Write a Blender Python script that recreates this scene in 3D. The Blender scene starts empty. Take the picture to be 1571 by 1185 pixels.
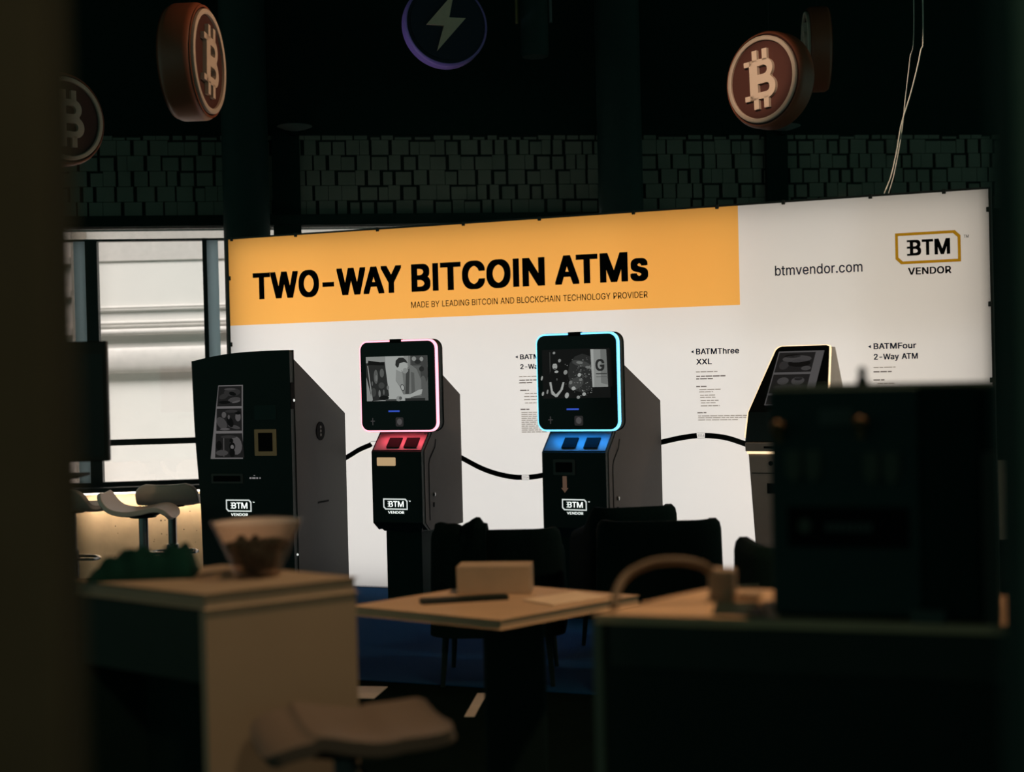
import bpy, bmesh, math, random
from math import sin, cos, pi, radians, atan2, sqrt
from mathutils import Vector, Matrix
from mathutils.geometry import tessellate_polygon

random.seed(7)
SC = bpy.context.scene
COL = SC.collection

# ------------------------------------------------------------------ camera, world, sun, exposure
cam_data = bpy.data.cameras.new('camera')
cam = bpy.data.objects.new('camera', cam_data)
COL.objects.link(cam)
SC.camera = cam
cam_data.sensor_width = 36.0
cam_data.lens = 50.0
cam_data.clip_start = 0.05
cam_data.dof.use_dof = True
cam_data.dof.focus_distance = 9.0
cam_data.dof.aperture_fstop = 1.8
cam.matrix_world = (Matrix.Translation((0, 0, 1.47)) @ Matrix.Rotation(pi / 2 - radians(0.46), 4, 'X')
                    @ Matrix.Rotation(radians(-1.4), 4, 'Z'))

SC.view_settings.view_transform = 'Standard'
SC.view_settings.look = 'None'
SC.view_settings.exposure = 0.0
SC.view_settings.gamma = 1.0
SC.view_settings.use_curve_mapping = False
SC.cycles.use_denoising = True

world = bpy.data.worlds.new('world')
SC.world = world
world.use_nodes = True
wbg = world.node_tree.nodes['Background']
wbg.inputs['Color'].default_value = (0.40, 0.80, 0.68, 1)
wbg.inputs['Strength'].default_value = 0.30


def add_light(name, kind, loc, color, power, target=None, size=0.3, size_y=None, angle=None, parent=None, rot=None):
    d = bpy.data.lights.new(name, kind)
    d.energy = power
    d.color = color
    if kind == 'AREA':
        d.size = size
        if size_y:
            d.shape = 'RECTANGLE'
            d.size_y = size_y
    elif kind in ('POINT', 'SPOT'):
        d.shadow_soft_size = size
        if kind == 'SPOT':
            d.spot_size = angle
            d.spot_blend = 0.35
    o = bpy.data.objects.new(name, d)
    COL.objects.link(o)
    o.location = loc
    if parent:
        o.parent = parent
    if target is not None:
        o.rotation_euler = (Vector(target) - Vector(loc)).to_track_quat('-Z', 'Y').to_euler()
    if rot is not None:
        o.rotation_euler = rot
    return o


sun = add_light('sun', 'SUN', (0, 0, 20), (1.0, 0.97, 0.93), 6.8, rot=(radians(28), 0, 0))
sun.data.angle = radians(25)
# warm hall lamps under the ceiling, and added unseen fill spots
add_light('hall_lamp', 'SPOT', (5.8, 4.9, 4.4), (1.0, 0.74, 0.55), 330, target=(0.4, 8.5, 0.6), size=0.2, angle=radians(36))
add_light('fill_spot', 'SPOT', (-1.6, 3.6, 4.6), (1.0, 0.72, 0.52), 150, target=(1.55, 8.3, 0.75), size=0.1, angle=radians(15))  # added unseen fill, brightens the slim machine's front
add_light('hall_lamp', 'SPOT', (1.05, 3.05, 4.7), (1.0, 0.66, 0.38), 340, target=(-0.05, 3.7, 0.75), size=0.10, angle=radians(62))
add_light('hall_lamp', 'SPOT', (0.9, -0.5, 3.4), (1.0, 0.78, 0.48), 95, target=(-0.5, 1.15, 1.9), size=0.2, angle=radians(60))
add_light('fill_spot', 'SPOT', (-0.6, 4.8, 4.6), (1.0, 0.70, 0.50), 850, target=(1.63, 9.0, 3.29), size=0.06, angle=radians(6.3))  # unseen fill, cone cut to the front-facing coin
add_light('fill_spot', 'SPOT', (1.6, 8.0, 4.95), (1.0, 0.82, 0.64), 170, target=(2.60, 9.08, 3.05), size=0.05, angle=radians(30))  # added unseen fill, brightens the pale cables
add_light('fill_spot', 'SPOT', (2.6, 7.4, 4.9), (1.0, 0.58, 0.34), 330, target=(-1.80, 8.0, 3.27), size=0.06, angle=radians(9))  # unseen fill, cone cut to the coin beside the column
add_light('fill_spot', 'SPOT', (-3.0, 9.3, 1.4), (0.80, 0.72, 1.0), 60, target=(-0.47, 10.0, 3.93), size=0.06, angle=radians(12))  # added unseen fill from low left, brightens the bolt coin's edge
add_light('sill_strip', 'AREA', (-2.55, 10.80, 0.632), (1.0, 0.70, 0.42), 10, size=2.4, size_y=0.03, rot=(radians(12), 0, radians(7.853)))


# ------------------------------------------------------------------ helpers
def mat(name, color, rough=0.6, metal=0.0, var=0.15, scale=12.0, bump=0.0, emit=None, estr=0.0, spec=0.5):
    m = bpy.data.materials.new(name)
    m.use_nodes = True
    nt = m.node_tree
    b = nt.nodes['Principled BSDF']
    tc = nt.nodes.new('ShaderNodeTexCoord')
    nz = nt.nodes.new('ShaderNodeTexNoise')
    nz.inputs['Scale'].default_value = scale
    nz.inputs['Detail'].default_value = 4
    nt.links.new(tc.outputs['Object'], nz.inputs['Vector'])
    mx = nt.nodes.new('ShaderNodeMix')
    mx.data_type = 'RGBA'
    mx.inputs[6].default_value = tuple(c * (1 - var) for c in color) + (1,)
    mx.inputs[7].default_value = tuple(min(1, c * (1 + var)) for c in color) + (1,)
    nt.links.new(nz.outputs['Fac'], mx.inputs[0])
    nt.links.new(mx.outputs[2], b.inputs['Base Color'])
    b.inputs['Roughness'].default_value = rough
    b.inputs['Metallic'].default_value = metal
    b.inputs['Specular IOR Level'].default_value = spec
    if bump:
        bp = nt.nodes.new('ShaderNodeBump')
        bp.inputs['Strength'].default_value = bump
        bp.inputs['Distance'].default_value = 0.01
        nt.links.new(nz.outputs['Fac'], bp.inputs['Height'])
        nt.links.new(bp.outputs['Normal'], b.inputs['Normal'])
    if emit:
        b.inputs['Emission Color'].default_value = tuple(emit) + (1,)
        b.inputs['Emission Strength'].default_value = estr
    return m


def fabric_mat(name, color, refl):
    """back-lit printed fabric: mostly diffuse transmission, a little reflection"""
    m = bpy.data.materials.new(name)
    m.use_nodes = True
    nt = m.node_tree
    nt.nodes.remove(nt.nodes['Principled BSDF'])
    out = nt.nodes['Material Output']
    tr = nt.nodes.new('ShaderNodeBsdfTranslucent')
    df = nt.nodes.new('ShaderNodeBsdfDiffuse')
    ad = nt.nodes.new('ShaderNodeAddShader')
    tc = nt.nodes.new('ShaderNodeTexCoord')
    nz = nt.nodes.new('ShaderNodeTexNoise')
    nz.inputs['Scale'].default_value = 1.3
    nz.inputs['Detail'].default_value = 3
    nt.links.new(tc.outputs['Object'], nz.inputs['Vector'])
    mx = nt.nodes.new('ShaderNodeMix')
    mx.data_type = 'RGBA'
    mx.inputs[6].default_value = tuple(c * 0.97 for c in color) + (1,)
    mx.inputs[7].default_value = tuple(min(1, c * 1.03) for c in color) + (1,)
    nt.links.new(nz.outputs['Fac'], mx.inputs[0])
    nt.links.new(mx.outputs[2], tr.inputs['Color'])
    df.inputs['Color'].default_value = tuple(c * refl for c in color) + (1,)
    nt.links.new(tr.outputs[0], ad.inputs[0])
    nt.links.new(df.outputs[0], ad.inputs[1])
    nt.links.new(ad.outputs[0], out.inputs['Surface'])
    return m


def glass_mat(name, tint, gloss=0.08, rough=0.02, haze=None, hz=0.0):
    m = bpy.data.materials.new(name)
    m.use_nodes = True
    nt = m.node_tree
    nt.nodes.remove(nt.nodes['Principled BSDF'])
    out = nt.nodes['Material Output']
    tp = nt.nodes.new('ShaderNodeBsdfTransparent')
    tp.inputs['Color'].default_value = tuple(tint) + (1,)
    gl = nt.nodes.new('ShaderNodeBsdfGlossy')
    gl.inputs['Roughness'].default_value = rough
    fr = nt.nodes.new('ShaderNodeLayerWeight')
    fr.inputs['Blend'].default_value = 0.25
    mul = nt.nodes.new('ShaderNodeMath')
    mul.operation = 'MULTIPLY_ADD'
    mul.inputs[1].default_value = 0.15
    mul.inputs[2].default_value = gloss
    nt.links.new(fr.outputs['Fresnel'], mul.inputs[0])
    ms = nt.nodes.new('ShaderNodeMixShader')
    nt.links.new(mul.outputs[0], ms.inputs[0])
    nt.links.new(tp.outputs[0], ms.inputs[1])
    nt.links.new(gl.outputs[0], ms.inputs[2])
    last = ms
    if haze:                                 # faint milky frosting
        df = nt.nodes.new('ShaderNodeBsdfDiffuse')
        df.inputs['Color'].default_value = tuple(haze) + (1,)
        m2 = nt.nodes.new('ShaderNodeMixShader')
        m2.inputs[0].default_value = hz
        nt.links.new(ms.outputs[0], m2.inputs[1])
        nt.links.new(df.outputs[0], m2.inputs[2])
        last = m2
    nt.links.new(last.outputs[0], out.inputs['Surface'])
    return m


GLYPHS = {}
for _l in r"""
- 453 337 244,337 188,114 188,114 244
. 188 95 -4,83 -3,73 1,63 9,55 18,51 29,50 41,51 53,55 64,63 73,73 81,83 85,95 87,107 85,118 81,128 73,135 64,140 53,141 41,140 29,135 18,128 9,118 1,107 -3
0 453 227 -7,191 -3,158 7,130 24,105 48,85 77,69 113,60 144,53 178,49 214,48 254,49 294,53 330,60 364,69 395,85 431,106 461,130 484,159 502,191 512,227 516,262 512,295 502,323 484,348 461,368 431,384 395,393 364,400 330,404 294,405 254,404 214,400 178,393 144,384 113,368 77,348 48,323 24,295 7,263 -3/227 50,250 52,271 60,290 74,306 92,320 116,330 144,338 176,342 213,344 254,342 295,338 332,330 365,320 393,306 416,290 435,271 449,250 457,227 460,203 457,182 449,163 435,147 416,134 393,123 365,115 332,111 295,109 254,111 213,115 176,123 144,134 116,147 92,163 74,182 60,203 52
1 453 76 0,76 55,391 55,391 0|276 509,276 0,212 0,212 448,209 448,86 358,86 427,198 509
2 453 64 0,64 47,234 229,282 282,294 298,303 312,311 327,316 341,319 356,320 371,319 389,315 405,308 419,298 431,287 441,273 449,258 455,241 458,224 460,205 458,188 454,172 447,159 438,148 427,139 413,132 398,128 381,127 362,66 362,68 391,75 418,86 442,102 464,121 482,143 496,168 507,196 513,225 516,254 513,281 507,306 497,328 482,346 465,361 445,372 423,379 398,381 372,380 354,377 336,371 318,363 299,351 280,336 259,267 180,153 60,153 57,389 57,389 0
4 453 40 105,40 158,247 509,311 509,109 166,109 163,413 163,413 105|282 0,282 121,282 146,282 318,343 318,343 0
6 453 226 -7,196 -4,168 3,142 15,119 31,100 51,84 74,73 101,66 130,64 162,65 187,71 212,80 239,93 268,112 302,137 340,252 509,322 509,151 261,145 261,151 270,157 279,165 288,174 295,184 302,196 307,208 311,221 313,235 314,265 312,291 305,316 295,337 280,355 262,370 240,380 215,387 187,389 157,387 127,379 98,368 73,352 50,333 30,310 14,284 3,257 -4/226 48,245 50,263 55,279 63,293 73,304 86,314 101,322 119,326 137,327 157,326 178,322 196,314 213,304 228,293 241,279 251,263 259,245 264,226 265,207 264,190 259,174 252,160 241,148 229,138 214,131 197,126 179,125 158,126 138,131 119,138 102,148 86,160 73,174 63,190 55,207 50
8 453 226 -7,193 -5,163 1,136 11,111 25,91 42,74 62,62 84,54 109,52 135,53 156,58 176,65 195,75 212,87 228,101 241,117 252,134 260,153 265,153 267,129 276,109 289,93 308,80 330,73 354,70 380,73 405,79 429,90 450,106 469,124 485,146 498,170 508,197 514,226 516,255 514,282 508,306 498,328 485,346 469,361 450,373 429,379 405,382 380,379 354,372 330,359 308,343 289,323 276,300 267,300 265,319 260,335 252,351 241,365 228,377 212,387 195,395 176,399 156,401 135,398 109,391 84,378 62,362 42,341 25,317 11,289 1,259 -5/226 49,248 50,267 54,285 60,300 69,313 79,323 91,331 106,335 121,337 139,335 157,330 173,322 189,312 202,298 213,283 223,265 230,247 234,226 235,206 234,187 230,169 223,154 213,140 202,130 189,122 173,117 157,115 139,117 121,121 106,129 91,139 79,152 69,167 60,185 54,205 50/226 290,244 291,260 294,274 300,287 308,298 318,307 330,314 344,318 359,319 376,318 392,314 407,308 420,299 432,288 442,275 449,260 455,244 459,226 460,208 459,192 455,177 449,164 442,153 432,145 420,138 407,134 392,133 376,134 359,138 344,145 330,154 318,165 308,178 300,193 294,209 291
A 480 16 0,201 509,276 509,463 0,395 0,287 302,264 372,232 478,245 478,213 371,191 302,85 0/110 142,110 199,370 199,370 142
B 456 60 0,60 509,241 509,274 507,304 501,329 491,350 477,367 461,381 442,390 421,396 398,398 374,397 353,393 336,387 320,378 307,368 295,356 286,343 278,329 272,315 267,315 262,331 260,347 254,363 245,378 234,391 220,402 203,411 184,416 161,418 136,416 111,410 88,400 67,386 48,368 31,344 18,317 8,284 2,247 0/125 57,245 57,281 60,309 67,330 80,344 96,353 115,355 137,354 153,350 169,342 184,333 197,320 209,306 218,289 225,269 229,248 231,125 231/125 285,238 285,256 287,273 290,288 296,302 304,314 314,323 326,330 340,335 355,336 372,333 393,326 412,313 429,294 442,270 449,240 452,125 452
C 510 267 -7,235 -5,205 1,177 11,150 25,126 42,104 63,86 88,70 115,57 146,48 179,42 215,40 254,42 293,48 329,57 362,70 393,86 421,104 445,126 466,150 484,177 498,205 508,235 514,267 516,293 514,317 511,340 504,362 496,383 485,402 471,419 456,435 438,448 418,459 397,467 373,473 348,408 348,404 365,397 380,389 395,380 407,369 418,357 428,344 437,330 444,315 449,300 453,284 455,267 456,237 453,209 445,184 432,161 414,141 391,125 364,113 332,106 295,103 254,106 213,113 177,125 145,141 117,161 94,184 76,210 63,237 56,267 53,284 54,300 56,315 60,330 65,344 72,357 81,369 90,380 102,389 114,397 128,404 144,408 160,473 160,467 135,459 112,448 91,435 71,420 53,402 38,383 24,363 13,341 5,317 -2,293 -6
D 502 219 0,96 0,96 57,215 57,254 60,288 68,318 81,343 99,363 122,379 149,390 181,397 216,399 255,397 294,390 329,379 361,364 388,344 410,320 428,291 441,258 449,221 452,93 452,93 509,225 509,261 507,294 501,325 492,353 478,385 455,412 426,433 391,446 361,455 329,460 293,462 255,460 217,455 181,446 149,433 119,417 92,398 68,376 48,351 31,322 17,291 8,256 2|125 509,125 0,60 0,60 509
E 419 60 0,60 509,372 509,372 452,125 452,125 286,355 286,355 229,125 229,125 57,375 57,375 0
F 410 60 0,60 509,369 509,369 452,125 452,125 278,346 278,346 221,125 221,125 0
G 520 269 -7,236 -5,205 1,176 11,149 25,125 43,104 64,85 88,69 116,57 146,47 179,42 215,40 254,42 293,47 329,57 362,69 393,85 421,103 445,125 466,149 484,175 498,203 508,233 514,265 516,291 514,316 510,340 504,363 494,384 483,403 469,421 453,436 436,449 416,460 395,468 373,474 349,408 349,402 365,395 379,387 393,378 406,368 417,356 427,344 436,330 443,315 448,300 453,283 455,265 456,236 453,209 445,183 432,160 414,141 392,125 364,113 332,106 295,103 254,106 213,113 177,125 145,141 117,161 95,184 76,210 63,238 56,269 53,296 55,322 61,345 71,365 85,382 102,396 123,407 147,413 173,415 202,434 199,283 199,283 256,478 256,478 200,475 160,466 124,451 91,431 62,406 38,377 19,344 5,308 -4
H 517 60 0,60 509,125 509,125 289,392 289,392 509,457 509,457 0,392 0,392 232,125 232,125 0
I 300 31 0,31 57,118 57,118 452,31 452,31 509,269 509,269 452,183 452,183 57,269 57,269 0
K 467 60 0,60 509,125 509,125 334,124 225,125 193,125 0/104 145,104 216,139 261,174 303,212 344,364 509,448 509,231 276,228 276|372 0,188 259,228 309,449 0
L 393 60 0,60 509,125 509,125 57,361 57,361 0
M 628 60 0,60 509,152 509,277 187,287 159,299 123,311 84,322 49,307 49,318 83,330 121,342 158,352 187,476 509,568 509,568 0,504 0,504 291,504 327,505 369,506 413,507 457,513 457,498 409,482 363,467 322,456 291,342 0,286 0,170 291,159 321,145 361,129 408,112 457,119 457,120 416,121 372,122 328,122 291,122 0
N 523 60 0,60 509,136 509,343 183,363 151,388 107,414 55,405 54,401 108,399 157,399 195,399 509,463 509,463 0,387 0,202 290,177 331,148 381,108 452,119 454,122 384,124 328,125 291,125 0
O 533 267 -7,235 -5,205 1,177 11,150 25,126 42,105 63,86 88,70 115,57 146,48 179,42 215,40 254,42 293,48 329,57 362,70 393,86 421,105 445,126 466,150 484,177 498,205 508,235 514,267 516,299 514,329 508,357 498,384 484,408 466,429 445,448 421,464 393,477 362,486 329,491 293,493 254,491 215,486 179,477 146,464 115,448 88,429 63,408 42,384 25,357 11,329 1,299 -5/267 53,296 55,324 63,349 76,372 94,392 116,408 144,420 176,428 213,430 254,428 295,420 332,408 365,392 392,372 415,349 433,324 446,296 453,267 456,237 453,210 445,184 433,161 415,142 392,125 364,113 332,106 295,103 254,106 213,113 176,125 144,142 117,161 94,184 76,210 63,237 55
P 445 60 0,60 509,235 509,272 506,305 499,332 487,356 471,375 452,390 430,400 404,407 377,409 348,407 318,400 291,390 265,375 243,356 223,332 207,305 195,272 188,235 186,109 186,109 242,233 242,257 244,279 248,297 256,312 266,324 279,333 294,339 310,343 328,344 348,343 367,339 385,333 402,324 416,312 428,297 439,279 446,257 451,232 452,125 452,125 0
R 449 60 0,60 509,236 509,273 506,305 500,333 489,356 473,376 455,390 433,401 408,407 381,409 352,407 323,401 296,390 271,376 250,356 232,333 217,305 206,273 200,236 198,96 198,96 255,234 255,258 256,280 260,298 267,313 276,325 287,334 300,340 316,344 333,345 352,344 371,340 389,334 405,325 419,313 430,298 440,279 446,258 451,233 452,125 452,125 0|353 0,230 229,303 229,428 0
T 449 32 452,32 509,417 509,417 452,257 452,257 0,193 0,193 452
V 480 204 0,16 509,84 509,192 206,215 137,248 31,235 31,267 138,290 206,395 509,463 509,278 0
W 686 155 0,16 509,82 509,163 196,175 145,187 94,197 40,189 40,200 94,211 145,224 196,306 509,380 509,462 196,474 145,486 94,497 40,488 40,499 94,510 145,523 196,603 509,670 509,530 0,455 0,368 323,351 391,336 475,350 475,335 395,318 323,230 0
X 474 18 0,217 284,217 236,29 509,104 509,178 400,204 361,223 329,243 292,232 292,252 329,272 361,298 400,374 509,446 509,259 239,259 287,456 0,382 0,292 129,268 165,250 195,230 231,244 231,225 196,206 166,182 129,91 0
Y 472 203 0,203 208,16 509,91 509,192 344,222 292,250 230,224 230,251 293,280 344,381 509,455 509,268 208,268 0
a 389 160 -9,137 -7,115 -3,94 5,76 15,60 29,48 45,38 63,32 84,30 108,32 128,36 146,43 161,53 174,64 184,78 193,92 200,108 206,125 211,178 220,234 227,247 229,257 231,265 235,271 240,274 246,276 255,276 257,275 272,272 285,267 297,260 307,251 315,240 322,227 327,212 330,196 331,178 330,163 327,149 322,137 316,127 309,118 301,110 292,104 283,100 274,41 291,51 313,64 331,79 346,95 358,114 368,133 375,153 380,173 383,194 384,239 379,255 375,271 369,286 360,300 350,312 336,322 320,330 301,335 278,337 251,337 0,277 0,277 52,272 52,252 25,242 16,229 8,215 1,199 -4,181 -7/170 45,192 47,211 51,228 59,242 68,254 80,263 93,270 108,274 122,276 138,276 190,259 182,231 176,200 171,175 168,134 159,122 153,112 147,103 139,97 130,93 118,92 105,93 93,96 82,102 72,109 64,119 57,130 52,142 48,156 46
b 424 229 -8,208 -7,189 -3,172 4,159 12,147 21,138 31,118 59,112 59,112 0,53 0,53 509,114 509,114 319,118 319,137 346,147 355,158 364,171 373,188 379,207 383,229 384,259 382,287 374,313 361,335 342,354 320,370 293,381 261,388 227,390 189,388 151,381 116,370 84,355 57,336 34,313 16,288 3,260 -6/220 47,242 49,262 55,279 66,294 80,306 97,316 117,323 139,327 163,328 189,327 215,323 239,316 261,307 281,295 298,280 311,262 322,243 328,220 330,198 328,178 322,161 312,147 299,134 282,125 263,118 241,114 216,113 189,114 162,118 138,125 115,135 95,147 78,162 65,179 55,198 49
c 396 207 -8,174 -5,144 3,117 16,93 35,72 58,56 85,44 116,37 150,34 187,37 225,44 260,56 291,72 318,93 341,117 360,144 374,174 382,207 384,226 384,243 381,260 377,276 371,291 364,305 356,318 346,330 335,340 322,349 308,356 293,362 277,303 262,290 289,270 311,242 325,207 330,184 328,163 321,145 310,130 296,118 278,108 258,102 236,98 212,96 187,98 163,102 139,108 117,118 97,130 80,145 66,163 55,184 49,207 46,243 52,271 66,292 89,304 117,363 102,357 86,350 70,341 56,331 43,319 32,306 21,292 12,277 5,261 -1,244 -5,226 -7
d 424 195 -8,165 -6,137 3,111 16,89 34,70 57,55 84,43 116,36 151,34 189,36 227,43 261,55 293,70 320,89 342,112 361,137 374,165 382,196 384,218 383,237 379,253 373,267 364,278 355,287 346,306 319,311 319,311 509,372 509,372 0,313 0,313 59,307 59,287 31,277 21,266 12,252 4,236 -3,217 -7/205 47,226 49,246 55,263 65,278 78,290 95,299 115,306 138,310 162,312 189,310 216,306 241,300 263,290 282,278 299,263 312,246 322,227 328,205 330,182 328,162 322,145 311,130 298,118 281,108 261,102 239,98 215,96 189,98 163,102 139,109 117,118 97,130 80,145 66,162 55,182 49
e 404 212 -8,177 -5,145 3,117 16,92 35,72 58,56 85,44 116,37 150,34 187,36 224,44 258,55 290,71 317,91 340,115 359,142 373,172 382,205 384,226 383,246 380,266 374,285 366,303 355,319 341,334 324,347 305,357 282,365 256,370 227,371 194,371 169,75 169,75 221,338 221,310 202,308 226,304 248,298 269,288 286,277 301,263 314,246 323,227 328,205 330,183 328,164 323,146 313,131 301,119 286,109 270,102 251,97 231,96 211,96 178,98 151,102 127,110 106,121 88,135 73,151 61,169 53,190 48,212 46,227 47,241 49,254 53,265 58,276 65,285 73,294 82,300 93,306 105,365 91,358 72,348 55,335 39,320 26,302 14,283 4,261 -3,237 -7
h 410 114 227,114 0,53 0,53 509,114 509,114 287,102 287,116 319,132 344,152 362,175 374,200 382,227 384,252 383,275 377,295 369,313 356,328 340,341 321,350 298,355 271,357 240,357 0,296 0,296 235,293 263,286 286,273 304,256 318,235 326,210 329,192 328,176 324,161 317,147 308,136 297,126 283,119 266,115 248
m 610 53 0,53 379,112 379,112 295,108 295,114 314,122 331,132 346,144 358,158 368,172 376,187 382,203 385,219 386,245 383,268 375,287 361,303 342,314 320,321 295,312 295,318 312,326 329,337 343,350 356,364 366,381 375,398 381,417 385,437 386,458 385,478 380,497 372,514 361,529 346,541 328,550 307,555 283,557 255,557 0,496 0,496 254,493 279,485 298,473 313,456 323,438 329,419 330,402 329,387 326,374 320,363 312,353 302,345 290,340 277,336 263,335 247,335 0,274 0,274 260,272 280,265 297,253 311,238 322,220 328,199 330,185 329,171 326,158 320,145 312,135 302,126 289,119 274,115 257,114 238,114 0
n 410 114 227,114 0,53 0,53 379,112 379,112 287,102 287,116 319,132 344,152 362,175 374,200 382,227 384,252 383,275 377,295 369,313 356,328 340,341 321,350 298,355 271,357 240,357 0,296 0,296 235,293 263,286 286,273 304,256 318,235 326,210 329,192 328,176 324,161 317,147 308,136 297,126 283,119 266,115 248
o 415 207 -8,174 -5,144 3,117 16,93 35,72 58,56 85,44 116,37 150,34 187,37 225,44 260,56 291,72 318,93 341,117 360,144 374,174 382,207 384,241 382,271 374,299 360,323 341,343 318,359 291,371 260,379 225,381 187,379 150,371 116,359 85,343 58,323 35,299 16,271 3,241 -5/207 46,231 49,252 55,270 66,285 80,298 97,307 117,314 139,318 163,319 187,318 212,314 236,307 258,298 278,285 296,270 310,252 321,231 328,207 330,184 328,163 321,145 310,130 296,118 278,108 258,102 236,98 212,96 187,98 163,102 139,108 117,118 97,130 80,145 66,163 55,184 49
r 259 53 0,53 379,112 379,112 321,115 321,124 339,137 354,152 367,171 377,191 383,213 385,229 384,243 384,243 322,230 324,207 326,190 324,174 321,159 315,146 306,135 296,126 284,119 269,115 254,114 237,114 0
s 365 182 -8,157 -7,133 -3,112 3,93 12,76 24,62 38,50 54,41 73,36 94,94 107,101 87,111 72,124 60,141 52,160 47,181 45,206 47,227 53,244 62,258 74,265 88,268 103,266 115,262 126,254 136,243 144,229 150,212 155,149 170,118 180,92 192,72 208,58 227,50 249,47 274,49 295,55 314,65 332,79 347,95 360,115 370,137 378,161 383,187 384,212 383,234 379,254 372,271 363,286 352,299 339,309 324,318 308,324 290,268 277,262 291,254 304,243 316,228 325,210 331,187 333,166 331,147 326,131 317,119 305,111 292,109 277,110 264,115 253,124 243,136 235,152 229,172 223,229 209,261 200,287 187,306 171,320 153,328 131,331 107,329 85,323 65,312 47,298 31,281 18,260 6,236 -2,210 -7
t 227 204 379,204 327,6 327,6 379|65 471,126 471,126 98,127 83,130 70,136 61,144 55,156 51,170 50,185 51,202 54,213 2,192 -3,168 -4,138 -1,113 7,92 21,77 41,68 64,65 93
u 410 182 -5,158 -3,135 2,115 11,97 23,82 39,69 59,60 82,54 109,53 139,53 379,114 379,114 144,116 117,124 94,137 75,154 61,175 53,200 50,218 51,234 55,249 62,263 71,274 83,283 97,290 113,295 132,296 153,296 379,357 379,357 0,298 0,298 92,307 92,294 60,277 35,257 17,234 5,209 -3
v 389 163 0,17 379,84 379,165 155,187 87,206 21,184 21,203 87,224 155,305 379,371 379,226 0
y 389 47 -139,61 -86,71 -87,83 -89,94 -90,104 -89,113 -86,122 -81,130 -74,138 -64,145 -51,151 -36,163 -1,17 379,84 379,165 155,187 87,206 21,184 21,202 87,224 155,305 379,371 379,204 -58,196 -77,187 -93,177 -107,165 -119,153 -128,139 -136,125 -141,109 -144,91 -145,65 -143
""".strip().split('\n'):
    _c, _a, _g = _l.split(' ', 2)
    GLYPHS[_c] = (int(_a), [[[tuple(map(int, p.split())) for p in ct.split(',')] for ct in g.split('/')] for g in _g.split('|')])
GLYPHS['I'] = (175, [[[(58, 0), (117, 0), (117, 509), (58, 509)]]])


def _arc(cx, cz, r, a0, a1, n=10):
    return [(cx + r * cos(radians(a0 + (a1 - a0) * i / n)), cz + r * sin(radians(a0 + (a1 - a0) * i / n))) for i in range(n + 1)]


_out = [(0, 0), (0.58, 0)] + _arc(0.58, 0.275, 0.275, -90, 62) + _arc(0.53, 0.748, 0.252, -48, 90) + [(0, 1.0)]
_lo = [(0.27, 0.165), (0.55, 0.165)] + _arc(0.55, 0.275, 0.11, -90, 90, 6) + [(0.27, 0.385)]
_up = [(0.27, 0.615), (0.49, 0.615)] + _arc(0.49, 0.725, 0.11, -90, 90, 6) + [(0.27, 0.835)]
GLYPHS['coin_b'] = (600, [[[(round(500 * x), round(600 * z)) for x, z in ct] for ct in (_out, _lo, _up)]])      # heavy B of the coins
KERN = {'AT': -70, 'TA': -70, 'WA': -45, 'AY': -70, 'LO': -20, 'Wa': -25, 'CT': -10, '-W': -20, 'O-': -20, 'To': -60, 'Fo': -15}


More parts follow.
